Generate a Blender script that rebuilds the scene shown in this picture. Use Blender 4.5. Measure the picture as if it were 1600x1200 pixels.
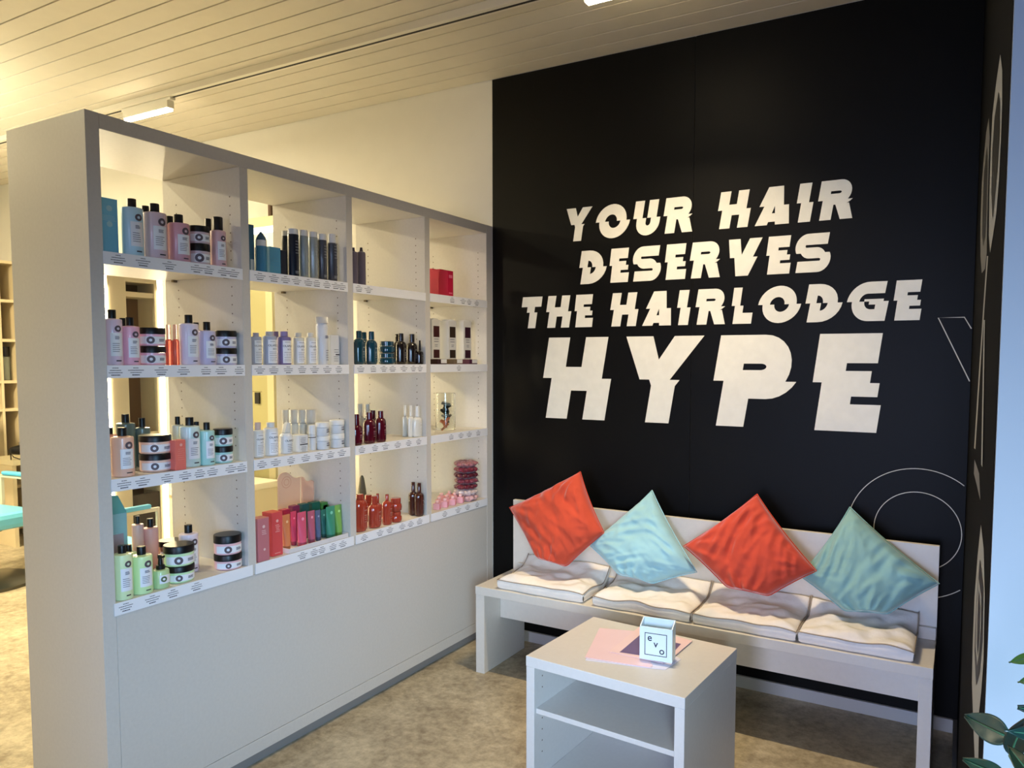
import bpy, bmesh, math, random
from mathutils import Vector, Matrix
random.seed(7)
D = bpy.data; C = bpy.context.scene.collection; PI = math.pi
for o in list(D.objects): D.objects.remove(o)

# ------------------------------------------------------------------ camera
F, CX, CY = 1149.51, 876.85, 637.17
YAW, PITCH, ROLL = 0.49888, -0.06326, 0.00365
CAM = Vector((2.27122, -3.37845, 1.52464))
FWD = Vector((-math.sin(YAW)*math.cos(PITCH), math.cos(YAW)*math.cos(PITCH), math.sin(PITCH)))
_r = Vector((math.cos(YAW), math.sin(YAW), 0)); _u = _r.cross(FWD)
RT = math.cos(ROLL)*_r + math.sin(ROLL)*_u; UP = -math.sin(ROLL)*_r + math.cos(ROLL)*_u
cd = D.cameras.new('camera'); cam = D.objects.new('camera', cd); C.objects.link(cam)
cd.sensor_width = 36; cd.sensor_fit = 'HORIZONTAL'; cd.lens = F*36/1600
cd.shift_x = (800-CX)/1600; cd.shift_y = (CY-600)/1600; cd.clip_start = .02
cam.matrix_world = Matrix(((RT.x, UP.x, -FWD.x, CAM.x), (RT.y, UP.y, -FWD.y, CAM.y), (RT.z, UP.z, -FWD.z, CAM.z), (0, 0, 0, 1)))
bpy.context.scene.camera = cam
def ray(u, v): return FWD + (u-CX)/F*RT - (v-CY)/F*UP
def hit(u, v, ax, val):
    d = ray(u, v); t = (val-CAM[ax])/d[ax]; return CAM + d*t

# ------------------------------------------------------------------ light and exposure
S = bpy.context.scene
S.view_settings.view_transform = 'Standard'; S.view_settings.look = 'None'
S.view_settings.exposure = 0.04; S.view_settings.gamma = 1; S.view_settings.use_curve_mapping = False
w = D.worlds.new('world'); S.world = w; w.use_nodes = True
w.node_tree.nodes['Background'].inputs[0].default_value = (.40, .62, 1.0, 1)
w.node_tree.nodes['Background'].inputs[1].default_value = 0.12
def area(name, loc, to, sx, sy, power, col, spread=PI):
    l = D.lights.new(name, 'AREA'); l.shape = 'RECTANGLE'; l.size = sx; l.size_y = sy; l.energy = power; l.color = col; l.spread = spread
    o = D.objects.new(name, l); C.objects.link(o); o.location = loc
    o.rotation_euler = (Vector(to)-Vector(loc)).to_track_quat('-Z', 'Y').to_euler(); return o
DAY = (.42, .66, 1.0); WARM = (1.0, .87, .62)
area('window_daylight', (2.95, -3.95, 1.25), (1.6, -1.2, .3), .8, 1.0, 9, (.62, .86, 1.0), .9)
area('window_daylight', (2.90, -3.70, 1.30), (0, -1.7, .3), .8, 1.0, 8, (.36, .66, 1.0), 1.0)
area('shopfront_daylight', (2.0, -6.2, 1.2), (1.6, 0, .6), 1.0, 1.6, 15.5, (.58, .66, 1.0), 1.0)
area('shopfront_daylight', (.2, -6.2, 1.2), (2.3, -2.8, 1.0), 1.6, 1.6, 8, (.15, .46, 1.0), .8)

# ------------------------------------------------------------------ materials
_m = {}
def lin(c):
    c = c/255; return c/12.92 if c <= .04045 else ((c+.055)/1.055)**2.4
def M(rgb, rough=.5, noise=0, emit=0, trans=0, metal=0, coat=0, scale=60, sheen=0, bump=0, ior=1.45, alpha=1):
    key = (rgb, rough, noise, emit, trans, metal, coat, scale, sheen, bump, ior, alpha)
    if key in _m: return _m[key]
    m = D.materials.new('surface'); m.use_nodes = True; nt = m.node_tree; b = nt.nodes['Principled BSDF']
    col = (lin(rgb[0]), lin(rgb[1]), lin(rgb[2]), 1)
    b.inputs['Base Color'].default_value = col; b.inputs['Roughness'].default_value = rough
    b.inputs['Transmission Weight'].default_value = trans; b.inputs['Metallic'].default_value = metal
    b.inputs['Coat Weight'].default_value = coat; b.inputs['IOR'].default_value = ior; b.inputs['Alpha'].default_value = alpha
    if sheen: b.inputs['Sheen Weight'].default_value = sheen; b.inputs['Sheen Roughness'].default_value = .4
    if emit:
        b.inputs['Emission Color'].default_value = col; b.inputs['Emission Strength'].default_value = emit
    if noise or bump:
        tc = nt.nodes.new('ShaderNodeTexCoord'); n = nt.nodes.new('ShaderNodeTexNoise')
        n.inputs['Scale'].default_value = scale; n.inputs['Detail'].default_value = 5
        nt.links.new(tc.outputs['Object'], n.inputs['Vector'])
        if noise:
            r = nt.nodes.new('ShaderNodeValToRGB')
            r.color_ramp.elements[0].position = .3; r.color_ramp.elements[1].position = .7
            r.color_ramp.elements[0].color = tuple(c*(1-noise) for c in col[:3])+(1,)
            r.color_ramp.elements[1].color = tuple(min(1, c*(1+noise)) for c in col[:3])+(1,)
            nt.links.new(n.outputs['Fac'], r.inputs[0]); nt.links.new(r.outputs[0], b.inputs['Base Color'])
        if bump:
            bp = nt.nodes.new('ShaderNodeBump'); bp.inputs['Strength'].default_value = bump; bp.inputs['Distance'].default_value = .01
            nt.links.new(n.outputs['Fac'], bp.inputs['Height']); nt.links.new(bp.outputs[0], b.inputs['Normal'])
    _m[key] = m; return m
LAM = M((212, 208, 202), .42, .025, scale=90)      # pale greige laminate
LAMIN = LAM
WHITE = M((226, 223, 214), .6, .015, scale=8)
STRIP = M((247, 249, 255), .35)
INK = M((70, 72, 90), .6)
BLK = M((18, 17, 18), .38)
LBL = M((244, 246, 252), .5)
CREAM = M((238, 236, 222), .55, .03, scale=25)

# ------------------------------------------------------------------ geometry helpers
def bx(bm, x0, x1, y0, y1, z0, z1):
    v = [bm.verts.new(p) for p in ((x0, y0, z0), (x1, y0, z0), (x1, y1, z0), (x0, y1, z0), (x0, y0, z1), (x1, y0, z1), (x1, y1, z1), (x0, y1, z1))]
    for f in ((3, 2, 1, 0), (4, 5, 6, 7), (0, 1, 5, 4), (1, 2, 6, 5), (2, 3, 7, 6), (3, 0, 4, 7)): bm.faces.new([v[i] for i in f])
    return v
def obj(name, bm, mat, parent=None, smooth=False, bevel=0):
    me = D.meshes.new(name); bmesh.ops.recalc_face_normals(bm, faces=bm.faces[:]); bm.to_mesh(me); bm.free()
    me.materials.append(mat)
    if smooth:
        for p in me.polygons: p.use_smooth = True
    o = D.objects.new(name, me); C.objects.link(o)
    if parent: o.parent = parent
    if bevel:
        b = o.modifiers.new('bevel', 'BEVEL'); b.width = bevel; b.segments = 2; b.limit_method = 'ANGLE'
    if smooth == 2:
        e = o.modifiers.new('split', 'EDGE_SPLIT'); e.split_angle = math.radians(38)
    return o
def box(name, x0, x1, y0, y1, z0, z1, mat, parent=None, bevel=0):
    bm = bmesh.new(); bx(bm, x0, x1, y0, y1, z0, z1); return obj(name, bm, mat, parent, bevel=bevel)
def thing(name, label, cat, loc=(0, 0, 0), rz=0, group=None):
    o = D.objects.new(name, None); C.objects.link(o); o.empty_display_size = .05
    o.location = loc; o.rotation_euler = (0, 0, rz); o['label'] = label; o['category'] = cat
    if group: o['group'] = group
    return o
def tag(o, label, cat, group=None):
    o['label'] = label; o['category'] = cat
    if group: o['group'] = group
    return o
def struct(o): o['kind'] = 'structure'; return o
def lathe(bm, prof, seg=28, sy=1.0, sx=1.0):
    rings = []
    for r, z in prof:
        if r < 1e-5: rings.append([bm.verts.new((0, 0, z))])
        else: rings.append([bm.verts.new((r*sx*math.cos(2*PI*i/seg), r*sy*math.sin(2*PI*i/seg), z)) for i in range(seg)])
    for a, b in zip(rings, rings[1:]):
        for i in range(seg):
            j = (i+1) % seg
            if len(a) == 1 and len(b) == 1: continue
            if len(a) == 1: bm.faces.new((a[0], b[i], b[j]))
            elif len(b) == 1: bm.faces.new((a[i], a[j], b[0]))
            else: bm.faces.new((a[i], a[j], b[j], b[i]))
    if len(rings[0]) > 1: bm.faces.new(rings[0][::-1])
    if len(rings[-1]) > 1: bm.faces.new(rings[-1])
def poly(bm, pts, thick=None):
    a = [bm.verts.new(p) for p in pts]; bm.faces.new(a)
def tube(bm, pts, r, seg=8, r2=None):
    pts = [Vector(p) for p in pts]; rings = []
    for i, p in enumerate(pts):
        t = (pts[min(i+1, len(pts)-1)]-pts[max(i-1, 0)]).normalized()
        a = t.cross(Vector((0, 0, 1)))
        if a.length < .01: a = t.cross(Vector((1, 0, 0)))
        a.normalize(); b = t.cross(a); rr = r if r2 is None else r+(r2-r)*i/(len(pts)-1)
        rings.append([bm.verts.new(p+rr*(math.cos(2*PI*k/seg)*a+math.sin(2*PI*k/seg)*b)) for k in range(seg)])
    for a, b in zip(rings, rings[1:]):
        for k in range(seg): bm.faces.new((a[k], a[(k+1) % seg], b[(k+1) % seg], b[k]))
    bm.faces.new(rings[0][::-1]); bm.faces.new(rings[-1])

# ------------------------------------------------------------------ room shell
XR = 2.3007; XL = -5.2; YF = -6.4; H = 3.03; YE = -2.565
# floor: mottled beige cast floor
fm = D.materials.new('floor'); fm.use_nodes = True; nt = fm.node_tree; b = nt.nodes['Principled BSDF']; b.inputs['Roughness'].default_value = .42
tc = nt.nodes.new('ShaderNodeTexCoord'); n1 = nt.nodes.new('ShaderNodeTexNoise'); n1.inputs['Scale'].default_value = 3.2; n1.inputs['Detail'].default_value = 9; n1.inputs['Roughness'].default_value = .68; n1.inputs['Distortion'].default_value = .8
n2 = nt.nodes.new('ShaderNodeTexNoise'); n2.inputs['Scale'].default_value = 26; n2.inputs['Detail'].default_value = 8; n2.inputs['Roughness'].default_value = .7
mx = nt.nodes.new('ShaderNodeMix'); mx.data_type = 'FLOAT'; mx.inputs[0].default_value = .5
rp = nt.nodes.new('ShaderNodeValToRGB'); e = rp.color_ramp.elements
e[0].position = .38; e[0].color = (lin(136), lin(122), lin(98), 1); e[1].position = .62; e[1].color = (lin(206), lin(193), lin(164), 1)
nt.links.new(tc.outputs['Object'], n1.inputs['Vector']); nt.links.new(tc.outputs['Object'], n2.inputs['Vector'])
nt.links.new(n1.outputs['Fac'], mx.inputs[2]); nt.links.new(n2.outputs['Fac'], mx.inputs[3]); nt.links.new(mx.outputs[0], rp.inputs[0]); nt.links.new(rp.outputs[0], b.inputs['Base Color'])
struct(box('floor', XL-.1, XR+.5, YF-.1, .1, -.1, 0, fm))
# ceiling: boards running along the black wall, open joints between
CEIL = M((214, 207, 192), .6, .02, scale=12)
bm = bmesh.new(); y = -.004; P = .1135
while y > YF:
    bx(bm, XL-.1, XR+.5, max(y-P+.007, YF), y, H, H+.014); y -= P
struct(obj('ceiling', bm, CEIL, bevel=.002)); struct(box('ceiling_backing', XL-.1, XR+.5, YF-.1, .1, H+.0145, H+.08, M((170, 160, 140), .7)))
struct(box('wall_back', XL-.1, XR+.1, 0, .12, 0, H+.014, WHITE))
BW = D.materials.new('black_paint'); BW.use_nodes = True; nt = BW.node_tree; b = nt.nodes['Principled BSDF']
b.inputs['Base Color'].default_value = (.0012, .00115, .001, 1); b.inputs['Roughness'].default_value = .5; b.inputs['Specular IOR Level'].default_value = .16
n = nt.nodes.new('ShaderNodeTexNoise'); n.inputs['Scale'].default_value = 220; bp = nt.nodes.new('ShaderNodeBump'); bp.inputs['Strength'].default_value = .12; bp.inputs['Distance'].default_value = .002
nt.links.new(n.outputs['Fac'], bp.inputs['Height']); nt.links.new(bp.outputs[0], b.inputs['Normal'])
struct(box('wall_back_panel', .006, 1.1362, -.008, -.0002, 0, H-.003, BW, bevel=.0015))
struct(box('wall_back_panel', 1.1378, XR, -.008, -.0002, 0, H-.003, BW, bevel=.0015))
struct(box('wall_right', XR, XR+.34, YE, 0, 0, H, M((9, 9, 9), .85, ior=1.15)))
REV = M((126, 132, 140), .6)
YW = YE
struct(box('wall_right_reveal', XR+.0006, XR+.34, YE-.012, YE-.0004, 0, H, REV))
# the wall beyond: window opening above a sill
struct(box('wall_right_parapet', XR+.30, XR+.42, YF, YW-.012, 0, .78, REV))
struct(box('wall_right_header', XR+.30, XR+.42, YF, YW-.012, 2.15, H, REV))
struct(box('trim_1', XR+.0, XR+.32, YF, YW-.013, .74, .78, REV, bevel=.003))
wf = bmesh.new()
for yy in (YW-.05, -4.6, YF+.35): bx(wf, XR+.33, XR+.39, yy-.03, yy+.03, .78, 2.15)
bx(wf, XR+.33, XR+.39, YF, YW-.02, .78, .84); bx(wf, XR+.33, XR+.39, YF, YW-.02, 2.09, 2.15)
struct(obj('window_1', wf, M((200, 202, 205), .4)))
struct(box('wall_left', XL-.12, XL, YF, 0, 0, H, WHITE))
# shopfront side behind the camera: piers and glass opening
struct(box('wall_front', XL, -1.0, YF-.12, YF, 0, H, WHITE)); struct(box('wall_front', -1.0, XR+.4, YF-.12, YF, 2.75, H, WHITE))
struct(box('wall_front', -1.0, XR+.4, YF-.12, YF, 0, .3, WHITE))
BB = M((188, 186, 182), .5)
struct(box('baseboard_back', .0, XR-.016, -.024, -.0085, 0, .056, BB, bevel=.002))
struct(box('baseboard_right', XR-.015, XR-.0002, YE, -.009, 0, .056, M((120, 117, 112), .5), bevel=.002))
struct(box('baseboard_left', XL+.001, XL+.014, -5, -.02, 0, .06, BB))

# ------------------------------------------------------------------ track lights
RAIL = M((226, 220, 206), .45); LAMPW = M((232, 228, 216), .45)
def rail(x0, x1, y, label):
    t = thing('ceiling_track', label, 'light track', (x0, y, H))
    box('rail', 0, x1-x0, -.026, .026, -.036, -.0005, RAIL, t, .002)
    box('conductor_slot', 0.01, x1-x0-.01, -.004, .010, -.0366, -.0361, M((30, 26, 22), .6), t)
def track_lamp(x, y, label, power, rz=0, L=.42, col=(255, 236, 196), spread=PI, warm=None):
    t = thing('track_lamp', label, 'lamp', (x, y, H), rz, 'linear track lamps')
    box('adapter', -L/2-.02, L/2+.02, -.016, .016, -.052, -.037, LAMPW, t, .002)
    box('housing', -L/2, L/2, -.021, .021, -.094, -.0525, LAMPW, t, .002)
    box('diffuser', -L/2+.006, L/2-.006, -.018, .018, -.106, -.0945, M(col, .4, emit=40), t, .003)
    l = D.lights.new('lamp_glow', 'AREA'); l.shape = 'RECTANGLE'; l.size = L-.02; l.size_y = .03; l.energy = power; l.color = warm or WARM; l.spread = spread
    o = D.objects.new('lamp_glow', l); C.objects.link(o); o.parent = t; o.location = (0, 0, -.112)
rail(-2.6, .93, -.715, 'white surface track running along the ceiling before the white wall')
rail(-5.1, -2.9, -.715, 'white track at the far left, over the salon')
track_lamp(-1.895, -.715, 'white linear lamp clipped under the ceiling track, glowing warm, above the shelf unit', 3)
track_lamp(-3.89, -.715, 'linear track lamp at the left edge of the photo, half hidden by the shelf end', 3)
track_lamp(1.13, -.715, 'linear lamp at the top edge of the photo, only only its tip seen', 17.6, spread=2.0, warm=(1, .79, .50))
# lamps out of frame: one read off shelf shadows, one added to brighten the salon
track_lamp(-1.42, -2.75, 'ceiling lamp of the salon beyond the shelf end, out of frame', 13.4, PI/2, warm=(1, .95, .62))
track_lamp(-3.3, -2.2, 'added ceiling lamp brightening the salon ceiling, out of frame', 165, warm=(1, .83, .52))
# added uplight that brightens the ceiling boards, hidden behind the shelf unit
up = thing('added_uplight', 'unseen hanging uplight added to brighten the salon ceiling, behind the shelf unit', 'lamp', (-3.3, -1.8, 2.44), 0)
box('housing', -.9, .9, -.05, .05, 0, .04, LAMPW, up, .004); box('diffuser', -.89, .89, -.045, .045, .0405, .05, M((255, 240, 205), .4, emit=3), up, .002)
for xx in (-.7, .7):
    bm = bmesh.new(); tube(bm, [(xx, 0, .04), (xx, 0, .588)], .002, 6); obj('wire', bm, LAMPW, up)
l = D.lights.new('lamp_glow', 'AREA'); l.shape = 'RECTANGLE'; l.size = 1.75; l.size_y = .09; l.energy = 36; l.color = (1, .97, .72)
o = D.objects.new('lamp_glow', l); C.objects.link(o); o.parent = up; o.location = (0, 0, .055); o.rotation_euler = (PI, 0, 0)

# ------------------------------------------------------------------ wall lettering
def arc(cx, cz, rx, rz, ix, iz, a0, a1, n=14):
    q = []
    for i in range(n):
        a = math.radians(a0+(a1-a0)*i/n); b = math.radians(a0+(a1-a0)*(i+1)/n)
        q.append([(cx+rx*math.cos(a), cz+rz*math.sin(a)), (cx+rx*math.cos(b), cz+rz*math.sin(b)), (cx+ix*math.cos(b), cz+iz*math.sin(b)), (cx+ix*math.cos(a), cz+iz*math.sin(a))])
    return q
def R4(x0, x1, z0, z1): return [(x0, z0), (x1, z0), (x1, z1), (x0, z1)]
G = {
 'H': [R4(0, .3, 0, 1), R4(.52, .82, 0, 1), R4(.3, .52, .35, .64)],
 'Y': [[(.3, 0), (.6, 0), (.6, .43), (.3, .43)], [(0, 1), (.35, 1), (.6, .43), (.3, .43)], [(.62, 1), (.98, 1), (.6, .43), (.3, .43)], [(.3, .43), (.6, .43), (.47, .72)]],
 'P': [R4(0, .33, 0, 1), R4(.33, .53, .69, 1), R4(.33, .53, .31, .62)]+arc(.53, .655, .35, .345, .07, .035, -90, 90),
 'E': [R4(0, .42, 0, 1), R4(.42, .82, .70, 1), R4(.42, .76, .36, .62), R4(.42, .82, 0, .28)],
 'O': arc(.52, .5, .52, .5, .2, .2, 0, 360, 36),
 'U': [R4(0, .3, .37, 1), R4(.46, .76, .37, 1)]+arc(.38, .37, .38, .37, .08, .09, 180, 360),
 'R': [R4(0, .3, 0, 1), R4(.3, .52, .725, 1), R4(.3, .52, .38, .655)]+arc(.52, .69, .32, .31, .06, .035, -90, 90)+[[(.34, .4), (.7, .4), (.86, 0), (.54, 0)]],
 'A': [[(0, 0), (.3, 0), (.52, 1), (.3, 1)], [(.5, 0), (.84, 0), (.66, 1), (.32, 1)], R4(.1, .74, .08, .3), [(.28, .62), (.56, .62), (.52, 1), (.34, 1)]],
 'I': [R4(0, .34, 0, 1)],
 'D': [R4(0, .28, 0, 1)]+arc(.28, .5, .54, .5, .17, .2, -90, 90),
 'S': [R4(.3, .86, .71, 1), R4(.28, .6, .36, .64), R4(0, .58, 0, .29)]+arc(.3, .68, .3, .32, .03, .035, 90, 270)+arc(.58, .32, .3, .32, .03, .035, -90, 90),
 'V': [[(0, 1), (.32, 1), (.58, 0), (.24, 0)], [(.58, 1), (.92, 1), (.58, 0), (.24, 0)]],
 'T': [R4(0, .82, .68, 1), R4(.25, .56, 0, .68)],
 'L': [R4(0, .32, 0, 1), R4(.32, .7, 0, .3)],
 'G': arc(.48, .5, .48, .5, .18, .2, 90, 270, 18)+[R4(.48, .88, .7, 1), R4(.48, .88, 0, .3), R4(.58, .88, .3, .56), R4(.42, .58, .42, .56)],
}
def clipz(p, z, keep_up):
    out = []
    for i in range(len(p)):
        a, b = p[i], p[(i+1) % len(p)]; ina = (a[1] >= z) == keep_up; inb = (b[1] >= z) == keep_up
        if ina: out.append(a)
        if ina != inb:
            t = (z-a[1])/(b[1]-a[1]); out.append((a[0]+(b[0]-a[0])*t, z))
    return out if len(out) > 2 else None
def letter(ch, x0, x1, z0, z1, parent):
    cut, sh, sl = .5, .062, .17; pcs = []
    for p in G[ch]:
        for up in (True, False):
            q = clipz(p, cut, up)
            if q: pcs.append([(x+sl*(z-.5)+(-sh if up else sh), z) for x, z in q])
    lo = min(x for q in pcs for x, z in q); hi = max(x for q in pcs for x, z in q)
    bm = bmesh.new()
    for q in pcs:
        pts = [(x0+(x-lo)/(hi-lo)*(x1-x0), z0+z*(z1-z0)) for x, z in q]
        yo = -.0098-.00002*len(bm.verts)/8; f = [bm.verts.new((x, yo, z)) for x, z in pts]; k = [bm.verts.new((x, -.0082, z)) for x, z in pts]
        try:
            bm.faces.new(f); n = len(f)
            for i in range(n): bm.faces.new((f[i], f[(i+1) % n], k[(i+1) % n], k[i]))
        except ValueError: pass
    return obj('letter', bm, CREAM, parent)
def ca(u, v): return (800+u/4.4444, 260+v/4.4444)
def cb(u, v): return (1100+u/4.4444, 260+v/4.4444)
def cc(u, v): return (840+u/2.857, 500+v/2.857)
LINES = [
 ('first lettering line YOUR HAIR in cut cream letters, highest on the black wall', [('Y', ca, 380, 558, 292, 520), ('O', ca, 583, 820, 265, 498), ('U', ca, 843, 1030, 240, 480), ('R', ca, 1053, 1253, 212, 463),
   ('H', cb, 98, 325, 170, 427), ('A', cb, 355, 592, 140, 405), ('I', cb, 645, 760, 114, 382), ('R', cb, 793, 1033, 90, 365)]),
 ('second lettering line DESERVES in cut cream letters on the black wall', [('D', ca, 468, 658, 590, 818), ('E', ca, 678, 812, 570, 804), ('S', ca, 840, 1035, 552, 798), ('E', ca, 1062, 1210, 540, 784), ('R', ca, 1235, 1445, 524, 774),
   ('V', cb, 172, 405, 500, 757), ('E', cb, 433, 603, 482, 746), ('S', cb, 635, 880, 460, 734)]),
 ('third lettering line THE HAIRLODGE in cut cream letters on the black wall', [('T', ca, 68, 212, 912, 1130), ('H', ca, 238, 412, 900, 1124), ('E', ca, 435, 562, 893, 1118), ('H', ca, 683, 878, 877, 1111), ('A', ca, 905, 1105, 867, 1106), ('I', ca, 1147, 1240, 858, 1102), ('R', ca, 1275, 1480, 850, 1097),
   ('L', cb, 193, 338, 842, 1090), ('O', cb, 377, 675, 826, 1085), ('D', cb, 705, 962, 816, 1080), ('G', cb, 993, 1283, 797, 1068), ('E', cb, 1317, 1512, 787, 1065)]),
 ('largest lettering line HYPE in huge cut cream letters on the black wall', [('H', cc, 25, 328, 79, 445), ('Y', cc, 395, 742, 72, 461), ('P', cc, 785, 1155, 66, 476), ('E', cc, 1228, 1535, 59, 498)]),
]
for lab, L in LINES:
    t = thing('wall_lettering', lab, 'lettering', group=None)
    zb, zt = [], []; rec = []
    for ch, cv, u0, u1, v0, v1 in L:
        pl = cv(u0, (v0+v1)/2); pr = cv(u1, (v0+v1)/2); pt_ = cv((u0+u1)/2, v0); pb_ = cv((u0+u1)/2, v1)
        rec.append((ch, hit(*pl, 1, -.009).x, hit(*pr, 1, -.009).x)); zt.append(hit(*pt_, 1, -.009).z); zb.append(hit(*pb_, 1, -.009).z)
    z0 = sum(zb)/len(zb); z1 = sum(zt)/len(zt)
    t.location = (0, 0, 0)
    for ch, a, b_ in rec: letter(ch, a, b_, z0, z1, t)
# thin outline drawing
LINEM = M((205, 200, 186), .5)
def stroke(bm, pts, wd, y=-.0092):
    pts = [Vector((a, b_)) for a, b_ in pts]; L = []; Rr = []
    for i, p in enumerate(pts):
        t = (pts[min(i+1, len(pts)-1)]-pts[max(i-1, 0)]).normalized(); nrm = Vector((-t.y, t.x))*wd/2
        L.append(bm.verts.new((p.x+nrm.x, y, p.y+nrm.y))); Rr.append(bm.verts.new((p.x-nrm.x, y, p.y-nrm.y)))
    for i in range(len(pts)-1): bm.faces.new((L[i], L[i+1], Rr[i+1], Rr[i]))
t = thing('wall_drawing', 'thin cream outline drawing of rings and slanted shape near the black wall corner', 'wall drawing')
bm = bmesh.new()
def circ(cx, cz, r, xmax=2.299, n=90):
    run = []
    for i in range(n+1):
        a = 2*PI*i/n+PI*0; x, z = cx+r*math.cos(a), cz+r*math.sin(a)
        if x <= xmax: run.append((x, z))
        else:
            if len(run) > 1: stroke(bm, run, .0032)
            run = []
    if len(run) > 1: stroke(bm, run, .0032)
circ(2.125, .813, .272); obj('outer_ring', bm, LINEM, t)
bm = bmesh.new(); circ(2.125, .822, .165); obj('inner_ring', bm, LINEM, t)
bm = bmesh.new(); stroke(bm, [(2.297, 1.45), (2.177, 1.706), (2.27, 1.706), (2.296, 1.66)], .004); obj('angled_outline', bm, LINEM, t)
# large letters on the right-hand black wall, seen almost edge-on
RW = M((150, 146, 136), .7)
def rw(bm, pts, off):
    vs = [bm.verts.new(hit(u, v, 0, XR-off)) for u, v in pts]
    bmesh.ops.triangle_fill(bm, use_beauty=True, edges=[bm.edges.new((vs[i], vs[(i+1) % len(vs)])) for i in range(len(vs))])
def rwthing(label, layers):
    t = thing('wall_letter', label, 'wall lettering', group=None)
    for i, (nm, pts, mt) in enumerate(layers):
        bm = bmesh.new(); rw(bm, pts, .0008+.0006*i); obj(nm, bm, mt, t)
rwthing('tall pale ring letter high on the right black wall, nearest the daylight edge', [
 ('stroke', [(1563, 85), (1556, 133), (1550.7, 180), (1548, 233), (1546, 300), (1545, 367), (1547, 395), (1551.7, 367), (1556.7, 333), (1560.7, 283), (1564, 217), (1566, 160), (1566, 110)], RW),
 ('counter', [(1560, 143), (1554, 183), (1550.5, 233), (1549, 300), (1550.7, 343), (1554, 310), (1558, 267), (1561.7, 207), (1562, 160)], BW)])
rwthing('tall grey ring letter beside the taller ring, nearer the corner', [
 ('stroke', [(1545, 184), (1541, 207), (1537, 250), (1534, 290), (1532, 350), (1532, 400), (1534, 427), (1539, 420), (1541.7, 395), (1543, 333), (1545, 253), (1546.5, 215)], M((104, 101, 95), .7)),
 ('counter', [(1542, 228), (1537.5, 270), (1535.5, 320), (1534.5, 367), (1536, 385), (1539, 370), (1541, 330), (1543, 260)], BW)])
rwthing('long pale slanted strokes low under the ring letters on the right wall', [
 ('stroke', [(1542, 400), (1537, 470), (1529, 590), (1522, 700), (1524, 702), (1531, 590), (1539, 470), (1544, 400)], RW),
 ('stroke', [(1537, 500), (1536, 560), (1533, 726), (1535, 730), (1538, 560), (1539, 500)], RW)])
rwthing('small grey diamond painted on the right wall beneath the slanted strokes', [('stroke', [(1522.7, 718), (1530, 740), (1531.7, 782), (1526.7, 760), (1521.7, 740)], M((120, 116, 110), .5))])
rwthing('big pale ring letter low on the right wall, above the plant', [
 ('stroke', [(1532.7, 820), (1527.7, 867), (1522.7, 933), (1520, 1000), (1518.7, 1067), (1520, 1110), (1523, 1187), (1528.7, 1187), (1530, 1110), (1533, 1083), (1536.7, 1033), (1538.7, 933), (1537, 857)], RW),
 ('counter', [(1531, 873), (1525.5, 940), (1522.5, 1017), (1525, 1071), (1530, 1053), (1534.5, 1000), (1536, 917)], BW),
 ('inner_ring', [(1529, 903), (1526, 950), (1524.5, 1010), (1526.7, 1040), (1530, 1020), (1532.7, 980), (1533.5, 933)], RW),
 ('inner_counter', [(1529, 920), (1527.3, 960), (1526.3, 1005), (1527.2, 1025), (1529.5, 1000), (1531, 950)], BW)])

# ------------------------------------------------------------------ shelf unit
Y0, Y1E = -2.119, -.0015
DEP = .4406; ZT, ZTI = 2.2537, 2.2078
ROWZ = [1.8487, 1.5067, 1.158, .7726]
POST = [(-2.119, -2.0785), (-1.5968, -1.5625), (-1.0844, -1.0497), (-.5748, -.5375), (-.0572, -.0015)]
su = thing('shelf_unit', 'long greige open shelf unit with four bays, dividing the lounge from the salon', 'shelf unit', (0, Y0, 0))
def sb(name, x0, x1, y0, y1, z0, z1, mat=LAM, bevel=.0012): return box(name, x0, x1, y0-Y0, y1-Y0, z0, z1, mat, su, bevel)
sb('end_panel', -DEP, 0, *POST[0], 0, ZT); sb('end_panel', -DEP, 0, *POST[4], 0, ZT)
for k in (1, 2, 3): sb('divider', -DEP, -.0004, *POST[k], ROWZ[3]-.0375, ZTI)
sb('top_board', -DEP, -.0003, POST[0][1]+.0006, POST[4][0]-.0006, ZTI+.0003, ZT-.0002)
sb('front_panel', -.02, -.0006, POST[0][1]+.001, POST[4][0]-.001, .108, ROWZ[3]-.0385)
sb('bottom_rail', -.02, -.0006, POST[0][1]+.001, POST[4][0]-.001, .055, .106)
sb('kick_board', -.05, -.035, POST[0][1], POST[4][0], 0, .0545, M((150, 146, 142), .5))
sb('back_panel', -DEP, -DEP+.016, POST[0][1]+.001, POST[4][0]-.001, 0, ROWZ[3]-.0385)
bayY = [(POST[k][1], POST[k+1][0]) for k in range(4)]
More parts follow.
